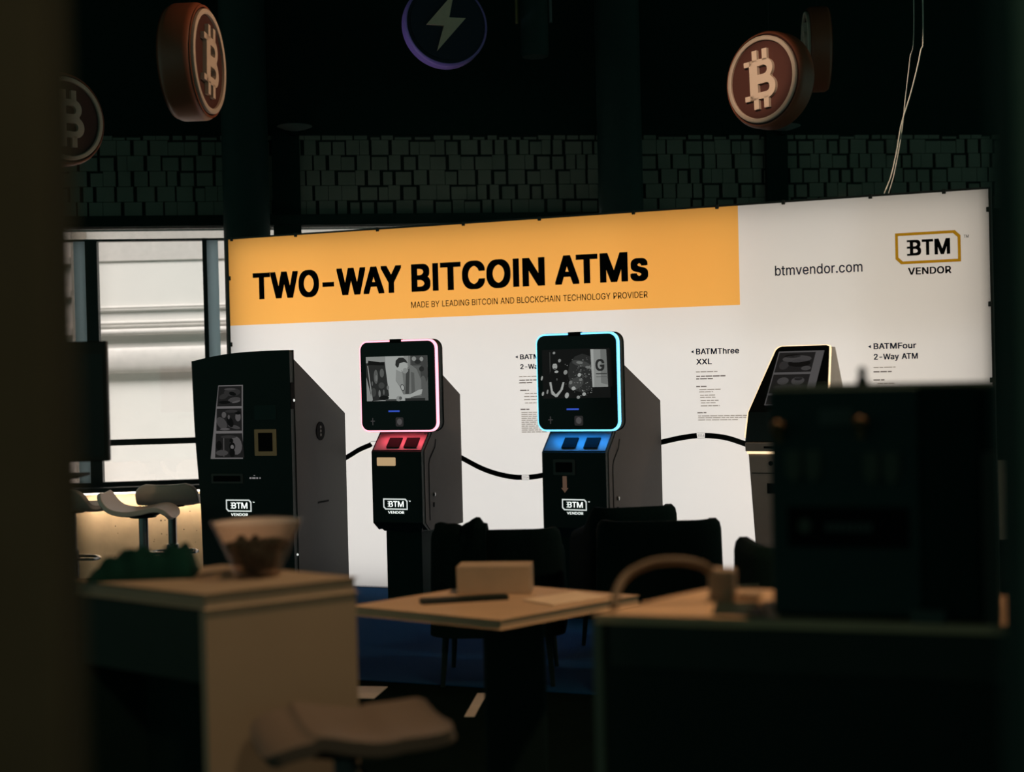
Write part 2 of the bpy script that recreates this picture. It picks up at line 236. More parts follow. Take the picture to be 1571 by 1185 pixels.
class MB:
    """collects shapes into one mesh; every shape may use its own material slot"""

    def __init__(self):
        self.v, self.f, self.m = [], [], []

    def add(self, vs, fs, slot=0):
        b = len(self.v)
        self.v += [tuple(p) for p in vs]
        for f in fs:
            self.f.append([b + i for i in f])
            self.m.append(slot)
        return self

    def box(self, x0, x1, y0, y1, z0, z1, slot=0):
        vs = [(x, y, z) for z in (z0, z1) for y in (y0, y1) for x in (x0, x1)]
        fs = [(0, 2, 3, 1), (4, 5, 7, 6), (0, 1, 5, 4), (2, 6, 7, 3), (0, 4, 6, 2), (1, 3, 7, 5)]
        return self.add(vs, fs, slot)

    def obox(self, c, xd, yd, hx, hy, z0, z1, slot=0):
        c, xd, yd = Vector(c), Vector(xd), Vector(yd)
        vs = []
        for z in (z0, z1):
            for sy in (-1, 1):
                for sx in (-1, 1):
                    p = c + xd * hx * sx + yd * hy * sy
                    vs.append((p.x, p.y, z))
        fs = [(0, 2, 3, 1), (4, 5, 7, 6), (0, 1, 5, 4), (2, 6, 7, 3), (0, 4, 6, 2), (1, 3, 7, 5)]
        return self.add(vs, fs, slot)

    def prism(self, poly, axis, a0, a1, slot=0):
        """poly of 2d points; axis 'x': (y,z), 'y': (x,z), 'z': (x,y)"""
        n = len(poly)

        def P(p, a):
            return {'x': (a, p[0], p[1]), 'y': (p[0], a, p[1]), 'z': (p[0], p[1], a)}[axis]
        vs = [P(p, a0) for p in poly] + [P(p, a1) for p in poly]
        fs = [tuple(range(n)), tuple(range(2 * n - 1, n - 1, -1))]
        fs += [(i, (i + 1) % n, n + (i + 1) % n, n + i) for i in range(n)]
        return self.add(vs, fs, slot)

    def flat(self, poly, y, slot=0):
        return self.add([(x, y, z) for x, z in poly], [tuple(range(len(poly)))], slot)

    def loft(self, rings, slot=0, cap=True, closed=True):
        n = len(rings[0])
        vs = [p for r in rings for p in r]
        fs = []
        for k in range(len(rings) - 1):
            for i in range(n if closed else n - 1):
                j = (i + 1) % n
                fs.append((k * n + i, k * n + j, (k + 1) * n + j, (k + 1) * n + i))
        if cap:
            fs.append(tuple(range(n - 1, -1, -1)))
            fs.append(tuple((len(rings) - 1) * n + i for i in range(n)))
        return self.add(vs, fs, slot)

    def lathe(self, prof, seg=48, axis='z', slot=0, c=(0, 0, 0), cap=True):
        """prof: (radius, height) pairs along the axis"""
        rings = []
        for r, h in prof:
            ring = []
            for i in range(seg):
                a = 2 * pi * i / seg
                if axis == 'z':
                    ring.append((c[0] + r * cos(a), c[1] + r * sin(a), c[2] + h))
                else:
                    ring.append((c[0] + r * cos(a), c[1] + h, c[2] + r * sin(a)))
            rings.append(ring)
        return self.loft(rings, slot, cap)

    def tube(self, pts, r, seg=8, slot=0):
        pts = [Vector(p) for p in pts]
        rings = []
        up = Vector((0.123, 0.456, 0.88)).normalized()
        for i, p in enumerate(pts):
            t = (pts[min(i + 1, len(pts) - 1)] - pts[max(i - 1, 0)]).normalized()
            a = t.cross(up)
            if a.length < 1e-4:
                a = t.cross(Vector((1, 0, 0)))
            a.normalize()
            b = t.cross(a)
            rr = r[i] if isinstance(r, (list, tuple)) else r
            rings.append([tuple(p + a * rr * cos(2 * pi * k / seg) + b * rr * sin(2 * pi * k / seg)) for k in range(seg)])
        return self.loft(rings, slot)

    def text(self, s, x0, x1, z0, z1, y=0.0, bold=0, depth=0.0, slot=0):
        """lettering facing -Y, stretched to the given width and height"""
        verts, faces = [], []
        strikes = [(0, 0)] if not bold else [(dx * bold, dy * bold * 0.55) for dx in (-1, 0, 1) for dy in (-1, 0, 1)]
        pen, prev = 0, ''
        for ch in s:
            if ch == ' ':
                pen += 250
                prev = ''
                continue
            adv, groups = GLYPHS[ch]
            pen += KERN.get(prev + ch, 0)
            for g in groups:
                flatpts = [p for ct in g for p in ct]
                tris = tessellate_polygon([[Vector((p[0], p[1], 0)) for p in ct] for ct in g])
                for sx, sy in strikes:
                    b0 = len(verts)
                    n_ = len(flatpts)
                    verts += [(p[0] + pen + sx, p[1] + sy, 1.0) for p in flatpts]
                    for t in tris:
                        a_, b_, c_ = [flatpts[k] for k in t]
                        ccw = (b_[0] - a_[0]) * (c_[1] - a_[1]) - (c_[0] - a_[0]) * (b_[1] - a_[1]) > 0
                        faces.append(tuple(b0 + k for k in (t if ccw else t[::-1])))
                    if depth:
                        verts += [(p[0] + pen + sx, p[1] + sy, 0.0) for p in flatpts]
                        k0 = 0
                        for ct in g:
                            m_ = len(ct)
                            faces += [(b0 + k0 + k, b0 + n_ + k0 + k, b0 + n_ + k0 + (k + 1) % m_, b0 + k0 + (k + 1) % m_) for k in range(m_)]
                            k0 += m_
            pen += adv + bold * 0.7
            prev = ch
        xs = [v[0] for v in verts]
        ys = [v[1] for v in verts]
        ax, bx, ay, by = min(xs), max(xs), min(ys), max(ys)
        self.add([(x0 + (v[0] - ax) / (bx - ax) * (x1 - x0), y - v[2] * depth, z0 + (v[1] - ay) / (by - ay) * (z1 - z0)) for v in verts], faces, slot)
        return self

    def build(self, name, mats, parent=None, loc=(0, 0, 0), rot=(0, 0, 0), smooth=False, bevel=0.0, seg=2, weld=False):
        me = bpy.data.meshes.new(name)
        me.from_pydata(self.v, [], self.f)
        if not isinstance(mats, (list, tuple)):
            mats = [mats]
        for m in mats:
            me.materials.append(m)
        for p, s in zip(me.polygons, self.m):
            p.material_index = s
        bm = bmesh.new()
        bm.from_mesh(me)
        if weld:
            bmesh.ops.remove_doubles(bm, verts=bm.verts, dist=1e-5)
        bm.to_mesh(me)
        bm.free()
        o = bpy.data.objects.new(name, me)
        COL.objects.link(o)
        o.location = loc
        o.rotation_euler = rot
        if parent:
            o.parent = parent
        if smooth:
            for p in me.polygons:
                p.use_smooth = True
            try:
                me.set_sharp_from_angle(angle=radians(40))
            except Exception:
                pass
        if bevel:
            md = o.modifiers.new('edge', 'BEVEL')
            md.width = bevel
            md.segments = seg
            md.limit_method = 'ANGLE'
            md.angle_limit = radians(35)
        return o


def tag(o, label, cat, group=None, kind=None):
    if label:
        o['label'] = label
    if cat:
        o['category'] = cat
    if group:
        o['group'] = group
    if kind:
        o['kind'] = kind
    return o


def struct(o):
    o['kind'] = 'structure'
    return o


def thing(name, label, cat, loc=(0, 0, 0), rot=(0, 0, 0), group=None):
    o = bpy.data.objects.new(name, None)
    COL.objects.link(o)
    o.location = loc
    o.rotation_euler = rot
    o.empty_display_size = 0.1
    return tag(o, label, cat, group)


def copy_tree(o, parent=None):
    c = o.copy()
    COL.objects.link(c)
    if parent:
        c.parent = parent
    for ch in list(o.children):
        copy_tree(ch, c)
    return c


def ellipse(cx, cz, rx, rz, n=18, tilt=0.0):
    out = []
    for i in range(n):
        a = 2 * pi * i / n
        x, z = rx * cos(a), rz * sin(a)
        out.append((cx + x * cos(tilt) - z * sin(tilt), cz + x * sin(tilt) + z * cos(tilt)))
    return out


def rrect(x0, x1, z0, z1, r, n=7):
    out = []
    for cx, cz, a0 in ((x1 - r, z1 - r, 0), (x0 + r, z1 - r, pi / 2), (x0 + r, z0 + r, pi), (x1 - r, z0 + r, 1.5 * pi)):
        for i in range(n + 1):
            a = a0 + pi / 2 * i / n
            out.append((cx + r * cos(a), cz + r * sin(a)))
    return out


def ribbon(pts, w):
    """outline of a flat band of width w along a 2d line"""
    L, R = [], []
    for i, p in enumerate(pts):
        a, b = pts[max(i - 1, 0)], pts[min(i + 1, len(pts) - 1)]
        dx, dz = b[0] - a[0], b[1] - a[1]
        l = sqrt(dx * dx + dz * dz)
        nx, nz = -dz / l * w / 2, dx / l * w / 2
        L.append((p[0] + nx, p[1] + nz))
        R.append((p[0] - nx, p[1] - nz))
    return L, R


def smooth_line(pts, n=6):
    """Catmull-Rom through the given points (any dimension)"""
    P = [pts[0]] + list(pts) + [pts[-1]]
    out = []
    for i in range(1, len(P) - 2):
        for k in range(n):
            t = k / n
            out.append(tuple(0.5 * (2 * b + (c - a) * t + (2 * a - 5 * b + 4 * c - d) * t * t + (3 * b - a - 3 * c + d) * t ** 3)
                             for a, b, c, d in zip(P[i - 1], P[i], P[i + 1], P[i + 2])))
    out.append(tuple(pts[-1]))
    return out


# ------------------------------------------------------------------ materials
M = {}
M['void'] = mat('black paint', (0.006, 0.020, 0.016), 0.9, spec=0.1)
M['tile'] = mat('dull green grey tile', (0.17, 0.175, 0.14), 0.9, var=0.25, scale=3, spec=0.15)
M['tile_gap'] = mat('tile joint', (0.02, 0.03, 0.026), 0.95, spec=0.1)
M['concrete'] = mat('pocked concrete', (0.52, 0.44, 0.33), 0.85, var=0.3, scale=7, bump=0.3)
M['floor'] = mat('dark hall floor', (0.004, 0.009, 0.008), 1.0, var=0.3, scale=6, spec=0.0)
M['blue'] = mat('blue carpet', (0.004, 0.050, 0.135), 0.98, var=0.25, scale=160, bump=0.4, spec=0.05)
M['column'] = mat('dark column paint', (0.014, 0.036, 0.032), 0.7, spec=0.25)
M['frame_dark'] = mat('dark window metal', (0.02, 0.028, 0.026), 0.5, spec=0.3)
M['frame_clear'] = fabric_mat('grey blue translucent frame', (0.52, 0.60, 0.64), 0.4)  # mullion strip made translucent so daylight brightens it
M['hazed_top'] = glass_mat('hazed top light', (0.97, 0.96, 0.95), 0.06, 0.1, haze=(0.6, 0.6, 0.58), hz=0.12)  # bright top strip made hazy glass to carry daylight
M['sill'] = mat('dark sill', (0.03, 0.032, 0.028), 0.5)
M['facade'] = mat('pale facade render', (0.76, 0.735, 0.70), 0.9, var=0.05, scale=2)
M['facade_brown'] = mat('brown grey cladding', (0.60, 0.49, 0.43), 0.9, var=0.1, scale=2)
M['pipe'] = mat('pale grey pipe', (0.60, 0.56, 0.53), 0.8)
M['pane'] = glass_mat('window glass', (0.96, 0.95, 0.95))
M['screen_wall'] = mat('brown partition', (0.045, 0.036, 0.022), 0.9, spec=0.1)
M['screen_wall_dark'] = mat('dark partition', (0.02, 0.045, 0.038), 0.9, spec=0.1)
M['alu'] = mat('dark anodised frame', (0.05, 0.045, 0.04), 0.5, 0.4)
M['white_inside'] = mat('white liner', (0.75, 0.75, 0.73), 0.9)
M['fabric_white'] = fabric_mat('back lit white fabric', (0.60, 0.575, 0.535), 0.45)
M['fabric_orange'] = fabric_mat('back lit orange fabric', (0.70, 0.345, 0.075), 0.45)
M['ink'] = mat('black ink', (0.006, 0.010, 0.010), 0.8, spec=0.1)
M['ink_navy'] = mat('navy ink', (0.010, 0.022, 0.06), 0.8, spec=0.1)
M['ink_gray'] = fabric_mat('grey ink', (0.36, 0.33, 0.30), 0.4)
M['ink_mid'] = fabric_mat('dark grey ink', (0.22, 0.20, 0.19), 0.4)
M['ink_yellow'] = fabric_mat('yellow ink', (0.50, 0.27, 0.012), 0.4)
M['tag_white'] = fabric_mat('white tag', (0.70, 0.66, 0.63), 0.4)
M['atm'] = mat('black powder coat', (0.008, 0.020, 0.017), 0.55, var=0.12, scale=60, spec=0.25)
M['atm_side'] = mat('charcoal side panel', (0.056, 0.046, 0.038), 0.6, var=0.08, scale=30, spec=0.25)
M['atm_side_shaded'] = mat('shaded charcoal side panel', (0.032, 0.032, 0.028), 0.6, var=0.08, scale=30, spec=0.25)  # side colour darkened to stand in for blocked lamp light
M['atm_shelf'] = mat('satin shelf metal', (0.22, 0.22, 0.22), 0.4, spec=0.5)
M['glass_black'] = mat('black screen glass', (0.006, 0.008, 0.008), 0.2, spec=0.25)
M['slot'] = mat('matt black slot', (0.006, 0.007, 0.007), 0.9, spec=0.1)
M['gray_trim'] = mat('grey plastic trim', (0.07, 0.065, 0.055), 0.6)
M['brass_trim'] = mat('glowing ochre reader bezel', (0.24, 0.19, 0.10), 0.5, emit=(0.24, 0.18, 0.08), estr=0.12)  # bezel given a faint glow of its own
M['label_tan'] = mat('glowing tan label', (0.85, 0.62, 0.40), 0.8, emit=(0.80, 0.52, 0.27), estr=0.55)  # paper label made to glow in place of light on it
M['logo_white'] = mat('glowing white vinyl', (0.85, 0.87, 0.85), 0.6, emit=(0.85, 0.9, 0.87), estr=0.75)  # vinyl made to glow, though it is no lamp
M['taupe'] = mat('taupe metal', (0.30, 0.24, 0.21), 0.5)
M['led_red'] = mat('red led strip', (0.9, 0.4, 0.4), 0.4, emit=(1.0, 0.33, 0.42), estr=2.2)
M['led_blue'] = mat('blue led strip', (0.4, 0.7, 0.9), 0.4, emit=(0.16, 0.62, 1.0), estr=2.0)
M['led_warm'] = mat('warm led strip', (0.9, 0.8, 0.6), 0.4, emit=(1.0, 0.72, 0.42), estr=1.3)
M['led_sill'] = mat('white led strip', (0.9, 0.9, 0.9), 0.4, emit=(1.0, 0.86, 0.74), estr=5.0)
M['lit_blue'] = mat('small blue display', (0.05, 0.1, 0.5), 0.4, emit=(0.03, 0.07, 0.45), estr=1.0)
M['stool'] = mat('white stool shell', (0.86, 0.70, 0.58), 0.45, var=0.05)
M['stool_dim'] = mat('darkened stool shell', (0.11, 0.083, 0.065), 0.6, var=0.05)  # white shell darkened in colour to stand in for dimmer light
M['chrome'] = mat('chrome column', (0.35, 0.35, 0.35), 0.25, 0.9)
M['chair'] = mat('black upholstery', (0.005, 0.014, 0.012), 0.95, var=0.3, scale=80, bump=0.2, spec=0.05)
M['black_metal'] = mat('black metal', (0.006, 0.016, 0.014), 0.6, spec=0.15)
M['jacket'] = mat('black cloth', (0.006, 0.015, 0.013), 1.0, var=0.3, scale=20, bump=0.4, spec=0.03)
M['tv'] = mat('dark television plastic', (0.022, 0.024, 0.02), 0.5, spec=0.2)
M['tv_screen'] = mat('dark television screen', (0.016, 0.018, 0.015), 0.3, spec=0.2)
M['plinth'] = mat('pale laminate', (0.27, 0.20, 0.135), 0.7, var=0.1, scale=5)
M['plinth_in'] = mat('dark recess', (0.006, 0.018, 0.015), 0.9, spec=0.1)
M['table'] = mat('warm laminate tabletop', (0.55, 0.36, 0.22), 0.55, var=0.15, scale=8)
M['paper'] = mat('tan card', (0.42, 0.30, 0.20), 0.8)
M['paper_white'] = mat('cream paper', (0.80, 0.60, 0.42), 0.8)
M['counter'] = mat('dark green counter panel', (0.014, 0.025, 0.020), 0.6, spec=0.15)
M['counter_top'] = mat('tan counter top', (0.60, 0.38, 0.22), 0.6)
M['counter_edge'] = mat('grey green edge strip', (0.10, 0.11, 0.075), 0.6)
M['machine'] = mat('black machine panel', (0.024, 0.05, 0.046), 0.6, spec=0.15)
M['machine_dark'] = mat('black machine shell', (0.006, 0.022, 0.018), 0.7, spec=0.1)
M['brass'] = mat('brass knob', (0.10, 0.05, 0.012), 0.5, 0.4)
M['plate'] = mat('dull green plate', (0.06, 0.065, 0.04), 0.6)
M['plate_gray'] = mat('grey green label', (0.06, 0.075, 0.065), 0.7)
M['rail'] = mat('brown grey rail', (0.035, 0.035, 0.026), 0.7)
M['cable_tan'] = mat('tan cable', (0.14, 0.095, 0.055), 0.6)
M['adapter'] = mat('tan plastic block', (0.34, 0.24, 0.16), 0.6)
M['green_cloth'] = mat('dark green cloth', (0.003, 0.022, 0.017), 0.95, var=0.4, scale=14, bump=0.4, spec=0.05)
M['bowl_glass'] = glass_mat('bowl glass', (0.90, 0.84, 0.80), 0.02, 0.05, haze=(0.62, 0.50, 0.42), hz=0.015)
M['liner'] = mat('pale paper liner', (0.50, 0.40, 0.35), 0.8)
M['sweets'] = mat('dark wrapped sweets', (0.004, 0.009, 0.007), 0.6, var=0.6, scale=30, spec=0.15)
M['sheet'] = mat('pale flat sheet', (0.62, 0.52, 0.44), 0.8)
M['coin'] = mat('rust orange coin', (0.26, 0.075, 0.035), 0.5, var=0.06)
M['coin_face'] = mat('dark rust coin face', (0.065, 0.017, 0.011), 0.6, var=0.06)
M['coin_pale'] = mat('cream raised relief', (0.62, 0.50, 0.40), 0.6, var=0.04)
M['coin_navy'] = mat('navy coin face', (0.008, 0.014, 0.035), 0.6, var=0.06)
M['coin_purple'] = mat('purple coin edge', (0.33, 0.20, 0.62), 0.5, var=0.06)
M['bolt'] = mat('grey bolt relief', (0.95, 0.62, 0.45), 0.6)
M['wire'] = mat('thin dark wire', (0.02, 0.02, 0.02), 0.6)
M['wire_pale'] = mat('pale cable sheath', (0.80, 0.72, 0.60), 0.6, emit=(0.5, 0.42, 0.33), estr=0.0)
M['lamp_pale'] = mat('pale lamp glass', (0.16, 0.18, 0.17), 0.5)
M['rod_brass'] = mat('brass rod', (0.24, 0.17, 0.06), 0.4, 0.3)
M['rod_grey'] = mat('grey rod', (0.14, 0.14, 0.14), 0.4, 0.3)
TONES = [0.006, 0.02, 0.045, 0.085, 0.14, 0.22, 0.32, 0.45]
TONE_M = [mat('picture tone', (0.01, 0.01, 0.01), 0.4, emit=(t * 0.98, t * 1.02, t * 0.97), estr=1.0, spec=0.05) for t in TONES]
TONE_DIM = [mat('dim picture tone', (0.01, 0.01, 0.01), 0.4, emit=(t * 0.50, t * 0.47, t * 0.47), estr=1.0, spec=0.05) for t in TONES]


def picture(parent, name, polys, y, mats, step=0.00025):
    mb = MB()
    for k, (tone, poly) in enumerate(polys):
        mb.flat(poly[::-1] if False else poly, y - k * step, tone)
    return mb.build(name, mats, parent)


def q(x0, x1, z0, z1):
    return [(x0, z0), (x1, z0), (x1, z1), (x0, z1)]


def vendor_logo(parent, x0, x1, z0, z1, y, m_frame, m_letter, name='logo', k=1.0):
    """cut-corner badge with BTM inside, VENDOR below and a small TM; z0..z1 is the whole height"""
    w, h = x1 - x0, z1 - z0
    fb = z0 + h * 0.26                     # bottom of the badge
    fh = z1 - fb
    t = w * 0.045
    cx = w * 0.085

    def ring(i):
        a, b, c, d = x0 + i, x1 - i, fb + i, z1 - i
        kk = cx - i * 0.4
        return [(a, d), (b - kk, d), (b, d - kk), (b, c), (a + kk, c), (a, c + kk)]
    o_, i_ = ring(0), ring(t)
    mb = MB()
    n = 6
    mb.add([(x, y, z) for x, z in o_ + i_], [(i, (i + 1) % n, n + (i + 1) % n, n + i) for i in range(n)])
    lg = mb.build(name, m_frame, parent)
    mb = MB()
    lz0, lz1 = fb + fh * 0.26, fb + fh * 0.76
    lx0, lx1 = x0 + w * 0.20, x0 + w * 0.84
    lw = lx1 - lx0
    mb.text('B', lx0 + lw * 0.04, lx0 + lw * 0.31, lz0, lz1, y, bold=30 * k)
    for zz in (lz0, (lz0 + lz1) / 2 - 0.04 * (lz1 - lz0), lz1 - 0.13 * (lz1 - lz0)):
        mb.flat(q(lx0 - lw * 0.03, lx0 + lw * 0.12, zz, zz + 0.13 * (lz1 - lz0)), y - 0.0002)
    mb.text('T', lx0 + lw * 0.33, lx0 + lw * 0.60, lz0, lz1, y, bold=30 * k)
    mb.text('M', lx0 + lw * 0.63, lx1, lz0, lz1, y, bold=30 * k)
    mb.build('lettering', m_letter, lg)
    mb = MB()
    mb.text('VENDOR', lx0 - w * 0.01, lx1 + w * 0.01, z0, z0 + h * 0.17, y, bold=24 * k)
    mb.build('lettering', m_letter, lg)
    mb = MB()
    mb.text('TM', x1 + w * 0.05, x1 + w * 0.12, z1 - fh * 0.26, z1 - fh * 0.17, y, bold=10)
    mb.build('trade_mark', m_letter, lg)
    return lg


# ------------------------------------------------------------------ the hall
mb = MB()
mb.box(-9, 9, -6, 12.6, -0.2, 0.0)
struct(mb.build('floor', M['floor']))
mb = MB()
mb.box(-7, 14, -17, 0.25, 5.2, 5.4)
struct(mb.build('ceiling', M['void'], None, (-3.3528, 10.8, 0.0), (0, 0, radians(7.853))))

WALL = (-3.3528, 10.8, 0.0)
WROT = (0, 0, radians(7.853))


def wall_piece(mbx, name, m, parent=None, **k):
    if parent:
        return mbx.build(name, m, parent, **k)
    return struct(mbx.build(name, m, None, WALL, WROT, **k))


mb = MB()                                  # black upper wall above the tiles, plus the beam below them
mb.box(-6, 12, 0.0, 0.25, 3.37, 5.2)
wall_piece(mb, 'wall_back', M['void'])
mb = MB()
mb.box(-6, 12, -0.12, 0.25, 2.66, 2.74)
wall_piece(mb, 'trim_1', M['void'])
mb = MB()                                  # tile band with staggered raised blocks
mb.box(-6, 12, 0.02, 0.25, 2.74, 3.37, 1)
rows = 6
rh = (3.37 - 2.74) / 5.35
z = 2.74
for r in range(rows):
    z1 = min(z + rh, 3.365)
    x = -1.2 + random.uniform(0, 0.12)
    while x < 8.0:
        w = random.choice([0.07, 0.09, 0.10, 0.12, 0.13])
        dp = random.choice([0.0, 0.002, 0.004])
        hi = z1 - (0.016 if random.random() < 0.3 else 0.002)
        mb.box(x, x + w, 0.0 - dp, 0.03, z + 0.002, hi, 0)
        x += w + random.choice([0.004, 0.014, 0.022, 0.028, 0.028])
    z = z1
wall_piece(mb, 'wall_tiles', [M['tile'], M['tile_gap']])
mb = MB()
mb.box(-6, 12, -0.02, 0.3, 0.0, 0.66)
wall_piece(mb, 'wall_lower', M['concrete'])
mb = MB()
mb.box(4.9, 12, -0.02, 0.3, 0.66, 2.66)
wall_piece(mb, 'wall_right_infill', M['void'])
mb = MB()
mb.box(-6, -1.6, -0.02, 0.3, 0.66, 2.66)
wall_piece(mb, 'wall_left_infill', M['void'])
mb = MB()
mb.box(-1.6, 4.9, -0.14, 0.2, 0.655, 0.69)
wall_piece(mb, 'trim_2', M['sill'], bevel=0.004)
for s0, s1, nm in ((1.555, 1.767, 'trim_3'), (5.497, 5.672, 'trim_4')):
    mb = MB()
    mb.box(s0, s1, -0.06, 0.02, 2.45, 3.40)
    wall_piece(mb, nm, M['void'])

# small pocks in the lit concrete
mb = MB()
for i in range(46):
    s, zz = random.uniform(0.0, 1.05), random.uniform(0.15, 0.58)
    r_ = random.choice([0.003, 0.004, 0.006])
    mb.flat(ellipse(s, zz, r_, r_ * random.uniform(0.7, 1.4), 8), -0.0205)
wall_piece(mb, 'wall_pocks', M['slot'])

# windows: a hazed glass strip along the top, posts, rail and panes
BL = MB()
BL.box(-1.6, 4.9, 0.02, 0.08, 2.575, 2.655)
wall_piece(BL, 'window_top_light', M['hazed_top'])
for i, (a, b) in enumerate(((-1.6, 0.14), (0.14, 1.018), (1.018, 2.1), (2.1, 4.9))):
    mb = MB()
    mb.box(a, b, 0.04, 0.12, 0.69, 0.72)
    mb.box(a, b, 0.04, 0.12, 2.565, 2.58)
    mb.box(a, a + (0.076 if i == 1 else 0.02), 0.03, 0.14, 0.72, 2.58)
    mb.box(b - 0.012, b, 0.03, 0.14, 0.72, 2.58)
    if i == 1:
        mb.box(a + 0.02, b, 0.05, 0.10, 1.0, 1.045)
    f = wall_piece(mb, 'window_%d' % (i + 1), M['frame_dark'])
    p = MB()
    p.box(a + 0.01, b - 0.01, 0.085, 0.091, 0.70, 2.575)
    p.build('pane', M['pane'], f)
    if i in (0, 2):
        p = MB()
        if i == 0:
            p.box(b - 0.10, b - 0.004, 0.045, 0.075, 0.72, 2.57)
        else:
            p.box(a + 0.012, a + 0.105, 0.045, 0.075, 0.72, 2.57)
        p.build('frame_strip', M['frame_clear'], f)

# led strip under the sill
led = MB()
led.box(-1.5, 1.25, -0.11, -0.085, 0.640, 0.654)
o = led.build('light_strip', M['led_sill'], None, WALL, WROT)
tag(o, 'glowing strip light under the dark window sill above the concrete', 'light')

# the pale building across the alley
mb = MB()
mb.box(-11, 9, 15.6, 16.0, -0.5, 9.0)
tag(mb.build('building_wall', M['facade']), 'pale rendered building wall seen through the window glass', 'building', kind='structure')
mb = MB()
mb.box(-9.5, -4.62, 15.0, 15.59, -0.5, 9.0)
for zz in (0.9, 1.25, 1.75, 2.0, 2.4, 2.75):
    mb.box(-9.5, -4.62, 14.95, 15.0, zz, zz + 0.07)
tag(mb.build('building_annex', M['facade_brown']), 'brown grey ribbed building corner seen through the left window pane', 'building', kind='structure')
for y_, z_, r_, lb in ((15.545, 1.75, 0.14, 'thickest pale pipe along the outside wall'),
                       (15.55, 2.06, 0.035, 'thin pipe just above the thickest outside pipe'),
                       (15.57, 2.33, 0.014, 'thin dark line of conduit highest on the outside wall'),
                       (15.56, 2.16, 0.020, 'slim pipe second highest on the outside wall')):
    mb = MB()
    mb.tube([(-11, y_, z_ - 0.05), (9, y_, z_ + 0.03)], r_, 20)
    mb.v = [(vx, y_ + (vy - y_) * (0.36 if r_ > 0.1 else 1.0), vz) for vx, vy, vz in mb.v]
    tag(mb.build('outdoor_pipe', M['pipe'], smooth=True), lb, 'pipe')
mb = MB()
mb.box(-11, 9, 15.585, 15.6, 2.82, 4.5)
tag(mb.build('wall_ledge', M['pipe']), 'grey upper course of the pale building outside', 'ledge', kind='structure')
mb = MB()
mb.box(-13, 12, 12.8, 17, -0.7, -0.5)
tag(mb.build('alley_ground', M['facade']), 'pale ground of the alley outside', 'ground', kind='structure')

# round columns
for (x, y), nm in (((-1.955, 10.66), 'column'), ((0.875, 10.98), 'column')):
    mb = MB()
    mb.lathe([(0.172, 0), (0.172, 5.2)], 48, c=(x, y, 0))
    struct(mb.build(nm, M['column'], smooth=True))

# near partition edges that frame the view
mb = MB()
mb.box(-1.6, -0.372, 1.15, 1.23, 0, 3.4)
struct(mb.build('wall_left', M['screen_wall'], bevel=0.006))
mb = MB()
mb.box(0.449, 1.8, 1.25, 1.33, 0, 3.4)
struct(mb.build('wall_right', M['screen_wall_dark'], bevel=0.006))

# blue booth carpet
BR = radians(-21.419)
mb = MB()
mb.box(-0.3, 6.2, -2.73, 0.18, 0.0, 0.004)
struct(mb.build('floor_carpet', M['blue'], None, (-2.0353, 10.3395, 0), (0, 0, BR)))

# ------------------------------------------------------------------ light wall
LW = thing('light_box', 'large glowing light wall with orange header and machine names', 'display', (-2.0353, 10.3395, 0.004), (0, 0, BR))
W, H = 5.243, 2.496
mb = MB()
d0, d1 = 0.0, 0.17
mb.box(-0.012, 0.0, d0 - 0.004, d1, 0, H + 0.012)
mb.box(W, W + 0.012, d0 - 0.004, d1, 0, H + 0.012)
mb.box(0, W, d0 - 0.004, d1, H, H + 0.012)
mb.box(0, W, d0 - 0.004, d1, 0, 0.004)
mb.build('frame', M['alu'], LW)
mb = MB()
mb.box(0.0, W, d1 - 0.01, d1, 0.012, H)
mb.build('back_panel', M['white_inside'], LW)
ox, oz = 3.744, 1.871
mb = MB()
mb.flat(q(0, ox, oz, H), 0.0, 1)
mb.flat(q(ox, W, oz, H), 0.0, 0)
mb.flat(q(0, W, 0.012, oz), 0.0, 0)
mb.build('fabric', [M['fabric_white'], M['fabric_orange']], LW, weld=True)
nx, nz_ = 7, 3
mw, mh = W / nx, (H - 0.012) / nz_
PWR = [[0.96, 0.90, 0.88, 0.88, 0.86, 0.84, 0.78],
       [0.98, 0.90, 0.89, 0.89, 0.86, 0.80, 0.71],
       [0.98, 0.90, 0.87, 0.86, 0.79, 0.67, 0.58]]
for j in range(nz_):
    for i in range(nx):
        p = PWR[j][i]
        wm = 1.0 - 0.17 * max(0.0, (0.88 - p) / 0.3)
        add_light('led_panel', 'AREA', (mw * (i + 0.5), 0.13, 0.012 + mh * (j + 0.5)), (1.0, 0.53 + 0.47 * wm, 1.03 * wm),
                  3.55 * mw * mh * p, size=mw, size_y=mh, parent=LW, rot=(radians(-90), 0, 0))
Z0 = -0.004
Y1 = -0.003


def lw_text(name, s, x0, x1, z0, z1, m, bold=20):
    mbx = MB()
    mbx.text(s, x0, x1, z0 + Z0, z1 + Z0, Y1, bold)
    return mbx.build(name, m, LW)


TW = (0.200, 1.388, 1.462, 2.441, 2.512, 3.151)
for s_, a_, b_ in (('TWO-WAY', TW[0], TW[1]), ('BITCOIN', TW[2], TW[3]), ('ATMs', TW[4], TW[5])):
    lw_text('title_lettering', s_, a_, b_, 2.054, 2.248, M['ink'], 36)
sub = 'MADE BY LEADING BITCOIN AND BLOCKCHAIN TECHNOLOGY PROVIDER'.split()
lens = [sum(GLYPHS[c][0] for c in w_) - 60 for w_ in sub]
k_ = (3.144 - 1.456) / (sum(lens) + 300 * (len(sub) - 1))
x_ = 1.456
for w_, l_ in zip(sub, lens):
    lw_text('subtitle_lettering', w_, x_, x_ + l_ * k_, 1.946, 1.988, M['ink'], 6)
    x_ += (l_ + 300) * k_
lw_text('address_lettering', 'btmvendor.com', 3.970, 4.505, 2.046, 2.109, M['ink_navy'], 8)
mb = MB()
